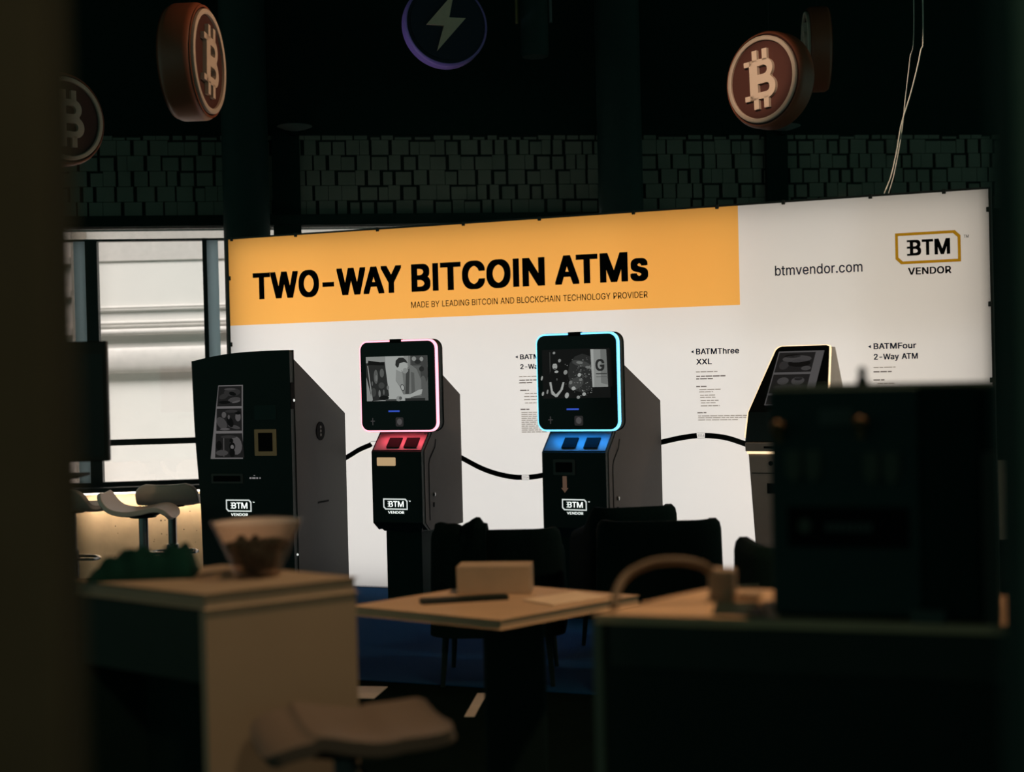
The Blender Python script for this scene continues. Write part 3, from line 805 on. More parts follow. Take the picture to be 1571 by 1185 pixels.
lg = vendor_logo(LW, 4.702, 5.081, 2.013 + Z0, 2.268 + Z0, Y1, M['ink_yellow'], M['ink'])


def product(x, lines, bars):
    mbx = MB()
    mbx.flat([(x - 0.034, 1.587 + Z0), (x - 0.016, 1.577 + Z0), (x - 0.016, 1.597 + Z0)], Y1)
    mbx.build('arrow_mark', M['ink_navy'], LW)
    for s, x1, z0, z1 in lines:
        mbx = MB()
        mbx.text(s, x, x1, z0 + Z0, z1 + Z0, Y1, 22)
        mbx.build('product_lettering', M['ink_navy'], LW)
    mbx = MB()
    for a, z_, b, slot in bars:
        h = 0.0042 if slot == 0 else 0.0055
        p = a
        while p < b - 0.004:                # broken into word-long runs
            e = min(b, p + random.uniform(0.018, 0.05))
            mbx.flat(q(p, e, z_ - h + Z0, z_ + h * 0.5 + Z0), Y1, slot)
            p = e + 0.005
    mbx.build('small_print', [M['ink_gray'], M['ink_mid']], LW)['kind'] = 'stuff'


product(3.454, [('BATMThree', 3.732, 1.569, 1.606), ('XXL', 3.555, 1.505, 1.541)],
        [(3.45, 1.459, 3.59, 0), (3.452, 1.431, 3.641, 1), (3.451, 1.415, 3.559, 1), (3.45, 1.366, 3.518, 1), (3.47, 1.346, 3.612, 0),
         (3.469, 1.331, 3.559, 0), (3.474, 1.310, 3.571, 0), (3.474, 1.296, 3.573, 0), (3.476, 1.276, 3.593, 0), (3.478, 1.261, 3.573, 0),
         (3.477, 1.242, 3.6, 0), (3.454, 1.199, 3.516, 1), (3.458, 1.178, 3.80, 0), (3.458, 1.166, 3.79, 0), (3.458, 1.152, 3.714, 0)])
product(4.561, [('BATMFour', 4.812, 1.570, 1.606), ('2-Way ATM', 4.820, 1.497, 1.542)],
        [(4.558, 1.46, 4.688, 0), (4.557, 1.434, 4.665, 1), (4.556, 1.384, 4.621, 1), (4.58, 1.362, 4.679, 0), (4.578, 1.338, 4.653, 0),
         (4.578, 1.318, 4.68, 0), (4.578, 1.298, 4.66, 0), (4.558, 1.25, 4.62, 1), (4.558, 1.23, 4.86, 0), (4.558, 1.216, 4.84, 0)])
product(2.250, [('BATMThree', 2.530, 1.570, 1.603), ('2-Way ATM', 2.515, 1.496, 1.538)],
        [(2.241, 1.456, 2.39, 0), (2.241, 1.432, 2.42, 1), (2.24, 1.415, 2.332, 1), (2.245, 1.364, 2.308, 1), (2.279, 1.342, 2.40, 0),
         (2.273, 1.322, 2.39, 0), (2.272, 1.301, 2.40, 0), (2.278, 1.279, 2.39, 0), (2.245, 1.237, 2.308, 1)] +
        [(2.250, 1.216 - k * 0.0131, 2.43, 0) for k in range(11)])
arc = smooth_line([(0.80, 0.85), (0.951, 0.93), (1.029, 0.971), (1.112, 1.002), (1.184, 1.025), (1.325, 1.047), (1.475, 1.037), (1.67, 0.977),
                   (1.809, 0.91), (1.956, 0.839), (2.098, 0.796), (2.238, 0.779), (2.378, 0.792), (2.517, 0.827), (2.701, 0.888), (2.926, 0.951),
                   (3.217, 1.012), (3.343, 1.038), (3.471, 1.052), (3.618, 1.04), (3.743, 1.002), (3.9, 0.94)], 5)
TAGS = ((1.148, 1.012, None), (2.268, 0.780, '2014'), (3.473, 1.052, '2016'))
runs, cur = [], []
for p in arc:
    if any(abs(p[0] - c[0]) < 0.034 for c in TAGS):
        if len(cur) > 1:
            runs.append(cur)
        cur = []
    else:
        cur.append(p)
runs.append(cur)
for i, r_ in enumerate(runs):               # run the line right up to the tag edges
    if i < len(TAGS):
        c = TAGS[i]
        r_.append((c[0] - 0.026, r_[-1][1] + (c[1] - r_[-1][1]) * 0.8))
    if i > 0:
        c = TAGS[i - 1]
        r_.insert(0, (c[0] + 0.026, r_[0][1] + (c[1] - r_[0][1]) * 0.8))
tl = bpy.data.objects.new('timeline', None)
COL.objects.link(tl)
tl.parent = LW
for r_ in runs:
    L_, R_ = ribbon(r_, 0.034)
    n = len(L_)
    mb = MB()
    mb.add([(x, Y1, z + Z0) for x, z in L_ + R_], [(i, i + 1, n + i + 1, n + i) for i in range(n - 1)])
    mb.build('line_segment', M['ink'], tl)
for cx, cz, s in TAGS:
    mb = MB()
    a_ = rrect(cx - 0.038, cx + 0.038, cz - 0.017 + Z0, cz + 0.017 + Z0, 0.0168)
    b_ = rrect(cx - 0.0365, cx + 0.0365, cz - 0.0150 + Z0, cz + 0.0150 + Z0, 0.0148)
    n = len(a_)
    mb.add([(x, Y1 - 0.0003, z) for x, z in a_ + b_], [(i, (i + 1) % n, n + (i + 1) % n, n + i) for i in range(n)])
    mb.build('date_tag', M['ink'], tl)
    if s:
        mb = MB()
        mb.text(s, cx - 0.022, cx + 0.022, cz - 0.008 + Z0, cz + 0.008 + Z0, Y1, 10)
        mb.build('date_lettering', M['ink_mid'], tl)
for x in (0.02, 0.55, 1.2, 1.85, 2.4, 3.05, 3.6, 4.02, 4.55, 4.98):
    mb = MB()
    mb.box(x, x + 0.022, -0.008, 0.01, H - 0.012, H + 0.016)
    mb.build('clip', M['alu'], LW, bevel=0.003)
for x, z in ((-0.008, 2.2), (-0.008, 1.72), (W - 0.014, 2.36), (W - 0.014, 1.8), (W - 0.014, 1.35)):
    mb = MB()
    mb.box(x, x + 0.022, -0.008, 0.01, z, z + 0.03)
    mb.build('clip', M['alu'], LW, bevel=0.003)


# ------------------------------------------------------------------ machines
def at_box(off, x, phi):
    """floor point off metres in front of the light wall, x along it"""
    u = Vector((0.93093, -0.36519, 0))
    n = Vector((-0.36519, -0.93093, 0))
    p = Vector((-2.0353, 10.3395, 0)) + u * x + n * off
    return (p.x, p.y, 0.004)


def monitor_atm(label, loc, phi, Wp, D, mx0, mx1, led, backtop, midtop, reader):
    root = thing('cash_machine', label, 'machine', loc, (0, 0, radians(-phi)))
    g = -0.004                                # heights were taken from the hall floor
    mb = MB()                                 # cabinet: lower front, sloped shelf, tall back with slanted roof
    prof = [(0.0, 0.55 + g), (0.0, 1.0 + g), (0.125, 1.125 + g), (0.10, 1.15 + g), (0.10, midtop[1] + (midtop[0] - 0.10) * 0.45 + g),
            midtop, (D, backtop + g), (D, 0.50 + g), (0.07, 0.50 + g)]
    prof = [p if p is not midtop else (midtop[0], midtop[1] + g) for p in prof]
    mb.prism(prof, 'x', 0.004, Wp - 0.004)
    cab = mb.build('cabinet', M['atm'], root, bevel=0.004)
    mb = MB()
    mb.loft([[(0.05, 0.06, 0.49 + g), (Wp - 0.05, 0.06, 0.49 + g), (Wp - 0.05, D, 0.49 + g), (0.05, D, 0.49 + g)],
             [(0.004, 0.002, 0.552 + g), (Wp - 0.004, 0.002, 0.552 + g), (Wp - 0.004, D, 0.552 + g), (0.004, D, 0.552 + g)]])
    mb.build('chamfer', M['atm'], root)
    mb = MB()
    mb.box(0.055, Wp - 0.055, 0.07, D - 0.01, 0.0, 0.50 + g)
    mb.build('base', M['machine_dark'], root, bevel=0.004)
    for x0, x1, nm in ((0.0, 0.004, 'side_panel'), (Wp - 0.004, Wp, 'side_panel')):
        mb = MB()
        pr = [(0.03, 0.55 + g), (0.03, 1.0 + g), (0.14, 1.11 + g), (0.11, 1.15 + g)] + prof[4:8] + [(0.09, 0.50 + g)]
        mb.prism(pr, 'x', x0, x1)
        sp = mb.build(nm, M['atm_side'], root)
        if x0 > 0:
            mb = MB()
            L, R = ribbon([(0.19, 1.07 + g), (0.175, 1.02 + g), (0.10, 0.95 + g), (0.085, 0.92 + g), (0.085, 0.56 + g)], 0.012)
            k = len(L)
            mb.add([(Wp + 0.0012, y, z) for y, z in L + R], [(i, i + 1, k + i + 1, k + i) for i in range(k - 1)])
            mb.build('door_groove', M['slot'], sp)
            mb = MB()
            mb.lathe([(0.012, 0), (0.012, 0.006), (0.008, 0.009)], 16, c=(0, 0, 0))
            lk = mb.build('lock', M['chrome'], sp, (Wp + 0.001, 0.15, 0.72 + g), (0, radians(90), 0), smooth=True)
            mb = MB()
            mb.box(Wp, Wp + 0.003, 0.135, 0.15, 0.64 + g, 0.67 + g)
            mb.build('keyhole', M['slot'], sp)
    # shelf with two slots
    mb = MB()
    sl = 0.125 / 0.1768

    def S(x, t, h):                           # on the sloped shelf: t along the slope, h above it
        return (x, t * sl - h * sl, 1.0 + g + t * sl + h * sl)
    ring = [S(0.012, 0.012, 0.001), S(Wp - 0.012, 0.012, 0.001), S(Wp - 0.012, 0.165, 0.001), S(0.012, 0.165, 0.001)]
    mb.add(ring + [S(0.012, 0.012, 0.004), S(Wp - 0.012, 0.012, 0.004), S(Wp - 0.012, 0.165, 0.004), S(0.012, 0.165, 0.004)],
           [(4, 5, 6, 7), (0, 1, 5, 4), (1, 2, 6, 5), (2, 3, 7, 6), (3, 0, 4, 7)])
    sh = mb.build('shelf', M['atm_shelf'], root)
    for c in (0.40, 0.74):
        a, b = Wp * c - 0.045, Wp * c + 0.045
        mb = MB()
        mb.add([S(a, 0.03, 0.004), S(b, 0.03, 0.004), S(b, 0.11, 0.004), S(a, 0.11, 0.004), S(a, 0.03, 0.012), S(b, 0.03, 0.012), S(b, 0.11, 0.012), S(a, 0.11, 0.012)],
               [(4, 5, 6, 7), (0, 1, 5, 4), (1, 2, 6, 5), (2, 3, 7, 6), (3, 0, 4, 7)])
        sb = mb.build('slot_reader', M['slot'], sh)
    lcol = (1.0, 0.08, 0.12) if led is M['led_red'] else (0.02, 0.30, 1.0)
    add_light('shelf_light', 'AREA', (Wp * 0.5 + 0.02, 0.035, 1.122 + g), lcol, 0.6, size=Wp * 0.9, size_y=0.02, parent=root, rot=(0, 0, 0))
    # monitor: black glass, led ring, back shell, camera on top
    z0, z1 = 1.13 + g, 1.702 + g
    mb = MB()
    mb.prism(rrect(mx0, mx1, z0, z1, 0.055), 'y', 0.028, 0.085)
    mon = mb.build('monitor', M['atm'], root, bevel=0.006)
    mb = MB()
    mb.prism(rrect(mx0 - 0.004, mx1 + 0.003, z0 - 0.004, z1 + 0.004, 0.058), 'y', 0.004, 0.028)
    mb.build('light_ring', led, mon)
    mb = MB()
    mb.prism(rrect(mx0 + 0.006, mx1 - 0.006, z0 + 0.006, z1 - 0.006, 0.05), 'y', -0.003, 0.006)
    gl = mb.build('screen_glass', M['glass_black'], mon)
    cx = mx0 + (mx1 - mx0) * 0.48
    mb = MB()
    mb.box(cx - 0.040, cx + 0.040, -0.006, 0.03, z1 - 0.014, z1 + 0.010)
    mb.build('camera', M['slot'], mon, bevel=0.003)
    mb = MB()
    mb.flat(q(cx - 0.06, cx + 0.02, 1.252 + g, 1.262 + g), -0.0035)
    mb.build('status_light', M['lit_blue'], mon)
    mb = MB()
    mb.flat(rrect(cx - 0.01, cx + 0.046, 1.16 + g, 1.218 + g, 0.01), -0.0035, 0)
    mb.flat(ellipse(cx + 0.018, 1.19 + g, 0.018, 0.02), -0.0038, 1)
    mb.build('sensor', [TONE_DIM[2], TONE_DIM[4]], mon)
    mb = MB()
    mb.flat(q(mx0 + 0.07, mx0 + 0.10, 1.192 + g, 1.198 + g), -0.0035, 0)
    mb.flat(q(mx0 + 0.082, mx0 + 0.088, 1.17 + g, 1.215 + g), -0.0036, 0)
    mb.build('cross_mark', TONE_DIM[3], mon)
    return root, mon, g


def scene_workshop(mon, g):
    """grey photograph: man leaning over a counter beside a dark shelf"""
    X0, X1, Za, Zb = -0.020, 0.420, 1.322 + g, 1.604 + g

    def T(pts):
        return [(X0 + x * (X1 - X0), Za + z * (Zb - Za)) for x, z in pts]

    def E(cx, cz, rx, rz, t=0.0, n=18):
        return T(ellipse(cx, cz, rx, rz, n, t))
    P = [(5, T(q(0, 1, 0, 1))), (6, T(q(0.32, 0.62, 0, 1))), (3, T(q(0.72, 1.0, 0, 1)))]
    P += [(1, T([(0, 0.86), (0.31, 0.88), (0.37, 0.12), (0.31, 0.03), (0.09, 0.0), (0.0, 0.55)])), (5, T([(0.02, 0.80), (0.035, 0.80), (0.10, 0.02), (0.08, 0.02)])),
          (0, T([(0.04, 0.92), (0.30, 0.86), (0.30, 0.80), (0.03, 0.82)])), (3, E(0.16, 0.55, 0.035, 0.16)), (4, E(0.165, 0.52, 0.015, 0.07)),
          (3, E(0.26, 0.63, 0.035, 0.10)), (2, E(0.25, 0.35, 0.05, 0.07)), (4, E(0.215, 0.17, 0.018, 0.08)), (3, E(0.285, 0.2, 0.015, 0.06)), (4, E(0.355, 0.30, 0.02, 0.05)),
          (2, E(0.12, 0.2, 0.04, 0.1)), (3, E(0.10, 0.4, 0.012, 0.05)), (0, E(0.29, 0.07, 0.08, 0.05))]
    P += [(2, T(q(0.74, 1.0, 0.78, 1.0))), (5, E(0.79, 0.93, 0.035, 0.05)), (5, E(0.91, 0.92, 0.03, 0.05)), (1, E(0.85, 0.86, 0.05, 0.05)), (2, E(0.95, 0.62, 0.06, 0.25)),
          (3, E(0.93, 0.35, 0.05, 0.2)), (1, E(0.91, 0.70, 0.04, 0.06)), (4, T(q(0.70, 0.72, 0.6, 1.0)))]
    # the man: torso, arm, neck, head, hair
    P += [(4, T([(0.50, 0.70), (0.58, 0.64), (0.74, 0.80), (0.83, 0.70), (0.90, 0.45), (0.90, 0.10), (0.62, 0.10), (0.56, 0.30), (0.49, 0.45)])),
          (2, T([(0.66, 0.66), (0.72, 0.72), (0.70, 0.15), (0.64, 0.15)])), (3, T([(0.74, 0.64), (0.79, 0.62), (0.80, 0.18), (0.74, 0.16)])),
          (5, T([(0.50, 0.70), (0.60, 0.63), (0.62, 0.30), (0.57, 0.30), (0.49, 0.46)])),
          (6, T([(0.86, 0.24), (0.92, 0.25), (0.90, 0.14), (0.68, 0.06), (0.57, 0.08), (0.58, 0.14), (0.72, 0.14)])),
          (5, E(0.62, 0.72, 0.05, 0.12, 0.3)), (6, E(0.61, 0.79, 0.075, 0.13, 0.25)), (5, E(0.655, 0.68, 0.04, 0.05, 0.4)),
          (1, T([(0.49, 0.80), (0.50, 0.90), (0.55, 0.965), (0.62, 0.965), (0.67, 0.90), (0.69, 0.84), (0.63, 0.86), (0.56, 0.84), (0.545, 0.76), (0.52, 0.74)])),
          (2, E(0.60, 0.295, 0.035, 0.075, 0.15)), (6, E(0.60, 0.295, 0.024, 0.058, 0.15)), (1, T(q(0.64, 0.96, 0.0, 0.055))), (2, T(q(0.32, 0.50, 0.0, 0.04))),
          (5, E(0.535, 0.05, 0.04, 0.06)), (3, E(0.565, 0.06, 0.025, 0.04))]
    picture(mon, 'picture', P, -0.0034, TONE_M)


def scene_event(mon, g):
    """dark photograph: standing man, lights, and a pale board with a G"""
    X0, X1, Za, Zb = 0.020, 0.460, 1.322 + g, 1.612 + g

    def T(pts):
        return [(X0 + x * (X1 - X0), Za + z * (Zb - Za)) for x, z in pts]

    def E(cx, cz, rx, rz, t=0.0, n=12):
        return T(ellipse(cx, cz, rx, rz, n, t))
    P = [(0, T(q(0, 1, 0, 1))), (1, E(0.6, 0.5, 0.22, 0.4)), (2, E(0.58, 0.70, 0.14, 0.06, -0.35)), (4, E(0.56, 0.72, 0.05, 0.03, -0.3)), (4, E(0.69, 0.62, 0.05, 0.025, -0.25)),
         (2, E(0.50, 0.30, 0.10, 0.14, -0.6)), (2, T(q(0.115, 0.125, 0.1, 0.95)))]
    rnd = random.Random(4)
    for _ in range(95):
        r_ = rnd.uniform(0.003, 0.0075)
        P.append((rnd.choice([3, 3, 4, 5, 6]), E(min(0.74, max(0.36, rnd.gauss(0.58, 0.11))), min(0.9, max(0.05, rnd.gauss(0.42, 0.2))), r_, r_ * 1.5, n=7)))
    for cx, cz, rx, rz, t in ((0.21, 0.93, 0.022, 0.035, 5), (0.29, 0.77, 0.025, 0.045, 5), (0.375, 0.53, 0.033, 0.06, 5), (0.02, 0.42, 0.015, 0.06, 6), (0.03, 0.10, 0.018, 0.055, 6),
                              (0.10, 0.14, 0.015, 0.06, 5), (0.58, 0.47, 0.03, 0.05, 6), (0.49, 0.20, 0.035, 0.05, 6), (0.45, 0.32, 0.03, 0.05, 4), (0.645, 0.08, 0.032, 0.045, 6),
                              (0.39, 0.06, 0.035, 0.075, 6), (0.56, 0.02, 0.03, 0.04, 5), (0.60, 0.37, 0.03, 0.035, 4), (0.33, 0.33, 0.02, 0.04, 1)):
        P.append((t, E(cx, cz, rx * 0.85, rz * 0.8, -0.15)))
    P += [(0, T([(0.15, 0.55), (0.19, 0.60), (0.27, 0.60), (0.33, 0.52), (0.345, 0.30), (0.30, 0.05), (0.17, 0.05), (0.135, 0.32)])),
          (6, E(0.222, 0.655, 0.036, 0.068)), (0, T([(0.185, 0.70), (0.20, 0.745), (0.245, 0.745), (0.262, 0.69), (0.24, 0.71), (0.20, 0.71)])), (3, E(0.222, 0.605, 0.022, 0.02)),
          (6, E(0.245, 0.545, 0.03, 0.025, 0.5)), (3, E(0.25, 0.39, 0.008, 0.025)), (2, E(0.212, 0.665, 0.006, 0.006)), (2, E(0.236, 0.665, 0.006, 0.006)),
          (6, T([(0.135, 0.33), (0.165, 0.34), (0.185, 0.16), (0.235, 0.07), (0.235, 0.02), (0.165, 0.09)])),
          (6, T([(0.335, 0.33), (0.362, 0.33), (0.335, 0.18), (0.25, 0.03), (0.215, 0.06), (0.30, 0.18)])),
          (5, T([(0.755, 0.98), (0.985, 0.97), (1.0, 0.22), (0.775, 0.22)])), (6, T([(0.755, 0.98), (0.80, 0.98), (0.80, 0.22), (0.775, 0.22)])), (4, T([(0.90, 0.97), (0.985, 0.97), (0.997, 0.26), (0.90, 0.30)])),
          (2, T(q(0.83, 0.99, 0.475, 0.495))), (3, T(q(0.83, 0.99, 0.415, 0.43)))]
    o = picture(mon, 'picture', P, -0.0034, TONE_M)
    mb = MB()
    w, h = X1 - X0, Zb - Za
    mb.text('G', X0 + 0.835 * w, X0 + 0.965 * w, Za + 0.54 * h, Za + 0.78 * h, -0.0034 - 0.00025 * 170, 30)
    mb.build('lettering', TONE_M[1], o)


def atm_logo(root, x0, x1, z0, z1):
    vendor_logo(root, x0, x1, z0, z1, -0.002, M['logo_white'], M['logo_white'], k=0.4)


a2, mon2, g = monitor_atm('black machine with red lit screen showing a man at a counter', (-0.907, 9.059, 0.004), 24, 0.365, 0.56, -0.066, 0.476,
                          M['led_red'], 1.348, (0.267, 1.503), False)
scene_workshop(mon2, g)
mb = MB()
mb.prism(rrect(0.041, 0.174, 0.911 + g, 0.964 + g, 0.006), 'y', -0.003, 0.002)
mb.build('label', M['label_tan'], a2)
atm_logo(a2, 0.079, 0.254, 0.608 + g, 0.704 + g)

a3, mon3, g = monitor_atm('black machine with blue lit screen showing a man and balloons', (0.1675, 8.497, 0.004), 28, 0.424, 0.85, -0.019, 0.508,
                          M['led_blue'], 1.282, (0.256, 1.525), True)
scene_event(mon3, g)
mb = MB()
mb.prism(rrect(0.079, 0.218, 0.869 + g, 0.958 + g, 0.004), 'y', -0.006, 0.002)
rd = mb.build('note_reader', M['gray_trim'], a3, bevel=0.002)
mb = MB()
mb.prism(rrect(0.094, 0.203, 0.884 + g, 0.943 + g, 0.004), 'y', -0.008, -0.005)
mb.build('reader_mouth', M['slot'], rd)
mb = MB()
mb.prism([(0.136, 0.860 + g), (0.162, 0.860 + g), (0.162, 0.79 + g), (0.172, 0.79 + g), (0.149, 0.762 + g), (0.126, 0.79 + g), (0.136, 0.79 + g)], 'y', -0.003, 0.001)
mb.build('arrow_label', mat('glowing arrow sticker', (0.2, 0.12, 0.08), 0.7, emit=(0.16, 0.09, 0.06), estr=0.5), a3)  # sticker made to glow in place of light on it
atm_logo(a3, 0.128, 0.290, 0.634 + g, 0.725 + g)

# the wide machine on the left
R1 = thing('cash_machine', 'wide black machine with arched top, leftmost on the blue carpet', 'machine', (-2.088, 9.34, 0.004), (0, 0, radians(-19)))
Wq, Dq = 0.70, 0.80
mb = MB()
mb.prism([(0.06, 0.0), (0.06, 1.60), (Dq, 1.225), (Dq, 0.0)], 'x', 0.02, Wq)
c1 = mb.build('cabinet', M['atm_side_shaded'], R1, bevel=0.004)
mb = MB()
top = smooth_line([(0.0, 1.600), (0.12, 1.622), (0.28, 1.642), (0.46, 1.651), (0.70, 1.653)], 5)
left = smooth_line([(0.045, 0.0), (0.036, 0.55), (0.028, 0.75), (0.010, 1.02), (0.002, 1.18), (-0.002, 1.32), (-0.008, 1.600)], 4)
mb.prism([(Wq, 0.0), (0.045, 0.0)][:1] + left + top[1:], 'y', 0.0, 0.06)
dr = mb.build('front_door', M['atm'], R1, bevel=0.006)
mb = MB()
mb.box(Wq - 0.004, Wq + 0.006, 0.004, 0.062, 1.28, 1.45)
hg = mb.build('hinge', M['slot'], dr, bevel=0.003)
mb = MB()
mb.lathe([(0.009, 0), (0.009, 0.006), (0.005, 0.009)], 14)
mb.build('lock', M['logo_white'], dr, (Wq + 0.003, 0.045, 1.335), (0, radians(90), 0), smooth=True)
mb = MB()
mb.lathe([(0.007, 0), (0.007, 0.006), (0.004, 0.009)], 14)
mb.build('lock', M['logo_white'], dr, (Wq + 0.001, 0.045, 0.34), (0, radians(90), 0), smooth=True)
mb = MB()
for k in range(3):
    z1 = (1.442, 1.286, 1.125)[k]
    z0 = (1.300, 1.140, 0.972)[k]
    l0, l1 = 0.112 + (z0 - 0.962) * 0.145, 0.112 + (z1 - 0.962) * 0.145
P = [(5, [(0.112, 0.962), (0.351, 0.962), (0.365, 1.442), (0.183, 1.442)])]
rects = [[(0.170, 1.305), (0.352, 1.305), (0.356, 1.435), (0.186, 1.435)], [(0.160, 1.145), (0.350, 1.145), (0.351, 1.290), (0.167, 1.290)],
         [(0.146, 0.970), (0.362, 0.970), (0.350, 1.128), (0.156, 1.128)]]


def in_quad(qd, u, v):
    a, b, c, d = [Vector(p) for p in qd]
    r_ = (a * (1 - u) + b * u) * (1 - v) + (d * (1 - u) + c * u) * v
    return (r_.x, r_.y)


def bl(qd, cx, cz, rx, rz, t=0.0):
    return [in_quad(qd, u, v) for u, v in ellipse(cx, cz, rx, rz, 14, t)]


for k, r_ in enumerate(rects):
    P.append((1, r_))
r0, r1, r2 = rects
P += [(2, bl(r0, 0.6, 0.7, 0.35, 0.2)), (3, bl(r0, 0.70, 0.32, 0.26, 0.13, 0.15)), (0, bl(r0, 0.62, 0.62, 0.16, 0.09, -0.4)), (2, bl(r0, 0.25, 0.5, 0.2, 0.13, 0.5)), (4, bl(r0, 0.78, 0.22, 0.18, 0.05, 0.3)),
      (0, bl(r0, 0.3, 0.2, 0.25, 0.08)), (3, bl(r0, 0.5, 0.85, 0.25, 0.06)),
      (4, bl(r1, 0.30, 0.72, 0.09, 0.14)), (4, bl(r1, 0.86, 0.62, 0.11, 0.2)), (0, bl(r1, 0.86, 0.80, 0.12, 0.08)), (3, bl(r1, 0.22, 0.35, 0.18, 0.3, 0.5)), (3, bl(r1, 0.7, 0.18, 0.25, 0.08, -0.3)),
      (0, bl(r1, 0.55, 0.4, 0.12, 0.25, 0.3)), (4, bl(r1, 0.5, 0.62, 0.04, 0.1)), (2, bl(r1, 0.6, 0.88, 0.25, 0.07)), (4, bl(r1, 0.35, 0.08, 0.2, 0.05)),
      (4, bl(r2, 0.75, 0.5, 0.22, 0.38)), (0, bl(r2, 0.14, 0.5, 0.11, 0.2)), (4, [in_quad(r2, *p) for p in q(0.30, 0.33, 0.05, 0.9)]), (3, bl(r2, 0.25, 0.2, 0.22, 0.12)),
      (0, bl(r2, 0.62, 0.47, 0.11, 0.17)), (5, bl(r2, 0.62, 0.44, 0.06, 0.09)), (0, bl(r2, 0.60, 0.70, 0.07, 0.09)), (0, bl(r2, 0.61, 0.2, 0.10, 0.18)), (2, bl(r2, 0.5, 0.86, 0.3, 0.06))]
picture(dr, 'picture', P, -0.002, TONE_DIM)
mb = MB()
for a in range(2):
    mb.prism(rrect(0.441, 0.597, 0.981, 1.152, 0.004), 'y', -0.006, 0.001)
nr = mb.build('note_reader', M['brass_trim'], dr)
mb = MB()
mb.prism(rrect(0.470, 0.572, 1.010, 1.130, 0.003), 'y', -0.010, -0.005)
mb.build('reader_mouth', M['slot'], nr)
mb = MB()
mb.prism(rrect(0.442, 0.599, 1.214, 1.306, 0.004), 'y', -0.004, 0.001)
mb.build('reader_window', M['machine'], dr)
mb = MB()
mb.prism(rrect(0.114, 0.346, 0.802, 0.865, 0.004), 'y', -0.004, 0.001)
mb.build('dispenser', M['gray_trim'], dr)
mb = MB()
mb.prism(rrect(0.13, 0.33, 0.815, 0.852, 0.004), 'y', -0.006, -0.003)
mb.build('dispenser_mouth', M['slot'], dr)
mb = MB()
for a, b in ((0.395, 0.41), (0.415, 0.44), (0.445, 0.458), (0.468, 0.476)):
    mb.flat(q(a, b, 0.832, 0.842), -0.0015)
mb.flat(q(0.425, 0.437, 0.852, 0.855), -0.0015)
mb.build('small_print', TONE_DIM[7], dr)['kind'] = 'stuff'
vendor_logo(dr, 0.217, 0.405, 0.590, 0.697, -0.002, M['logo_white'], M['logo_white'], k=0.4)
mb = MB()
mb.lathe([(0.062, 0), (0.062, 0.004)], 28)
em = mb.build('emblem', M['slot'], c1, (Wq, 0.42, 1.12), (0, radians(90), 0), smooth=True)
mb = MB()
for k in range(3):
    mb.prism(ellipse(0.42, 1.095 + k * 0.026, 0.012, 0.010, 12), 'x', Wq + 0.004, Wq + 0.005)
mb.build('emblem_mark', M['gray_trim'], c1)
mb = MB()
mb.box(Wq, Wq + 0.002, 0.36, 0.52, 0.640, 0.652)
mb.build('slot_mark', M['slot'], c1)

# the slim machine on the right
R4 = thing('cash_machine', 'slim machine with slanted black glass front and warm edge light', 'machine', (1.37, 8.30, 0.004), (0, 0, radians(-30)))


def sec(y, z, w, c=0.24):
    return [(c - w / 2, y, z), (c + w / 2, y, z)]


sects = [(0.0, 1.035, 0.50), (0.03, 1.20, 0.475), (0.17, 1.37, 0.41), (0.36, 1.585, 0.335)]
cc = 0.235
mb = MB()
vs = []
for y, z, w in sects:
    vs += [(cc - w / 2, y, z), (cc + w / 2, y, z), (cc + w / 2, 0.42, z), (cc - w / 2, 0.42, z)]
mb.loft([[vs[k * 4 + i] for i in range(4)] for k in range(4)])
hd = mb.build('head', mat('pale grey housing', (0.50, 0.45, 0.40), 0.6), R4, bevel=0.004)


def slab(mbx, grow, lift0, lift1, slot=0, r=0.03):
    """thin slab that follows the slanted front"""
    L, R = [], []
    for k, (y, z, w) in enumerate(sects):
        dz = grow * 4 + 0.008 if k == 0 else 0
        y += dz * 0.03 / 0.165
        zz = z + (grow if k == 3 else dz)
        L.append((cc - w / 2 - grow, y, zz))
        R.append((cc + w / 2 + grow, y, zz))
    top_l, top_r = L[3], R[3]
    d_ = Vector(L[2]) - Vector(L[3])
    d_.normalize()
    L[3] = tuple(Vector(top_l) + d_ * r)
    R[3] = tuple(Vector(top_r) + d_ * r)
    pts = L + [(top_l[0] + r * 0.3, top_l[1] - 0.3 * r * 0.6, top_l[2] - 0.3 * r * 0.7), (top_l[0] + r, top_l[1], top_l[2]),
               (top_r[0] - r, top_r[1], top_r[2]), (top_r[0] - r * 0.3, top_r[1] - 0.3 * r * 0.6, top_r[2] - 0.3 * r * 0.7)] + R[::-1]
    nrm = Vector((0, -0.75, 0.66))
    A_ = [tuple(Vector(p) + nrm * lift0) for p in pts]
    B_ = [tuple(Vector(p) + nrm * lift1) for p in pts]
    n = len(pts)
    # strips between left and right keep the bend of the front
    half = n // 2
    fs = []
    for i in range(half - 1):
        j = n - 1 - i
        fs.append((n + i, n + i + 1, n + j - 1, n + j))
    for i in range(n):
        k = (i + 1) % n
        fs.append((i, k, n + k, n + i))
    mbx.add(A_ + B_, fs, slot)


mb = MB()
slab(mb, 0.005, 0.001, 0.014)
mb.build('edge_light', M['led_warm'], hd)
mb = MB()
slab(mb, -0.003, 0.012, 0.020)
sg = mb.build('screen_glass', M['glass_black'], hd)


def on_front(x, t):
    """x across, t 0 at the bend (z 1.37) .. 1 at the top"""
    y = 0.17 + t * 0.19
    z = 1.37 + t * 0.215
    return (cc + x, y - 0.75 * 0.0215, z + 0.66 * 0.0215)


mb = MB()


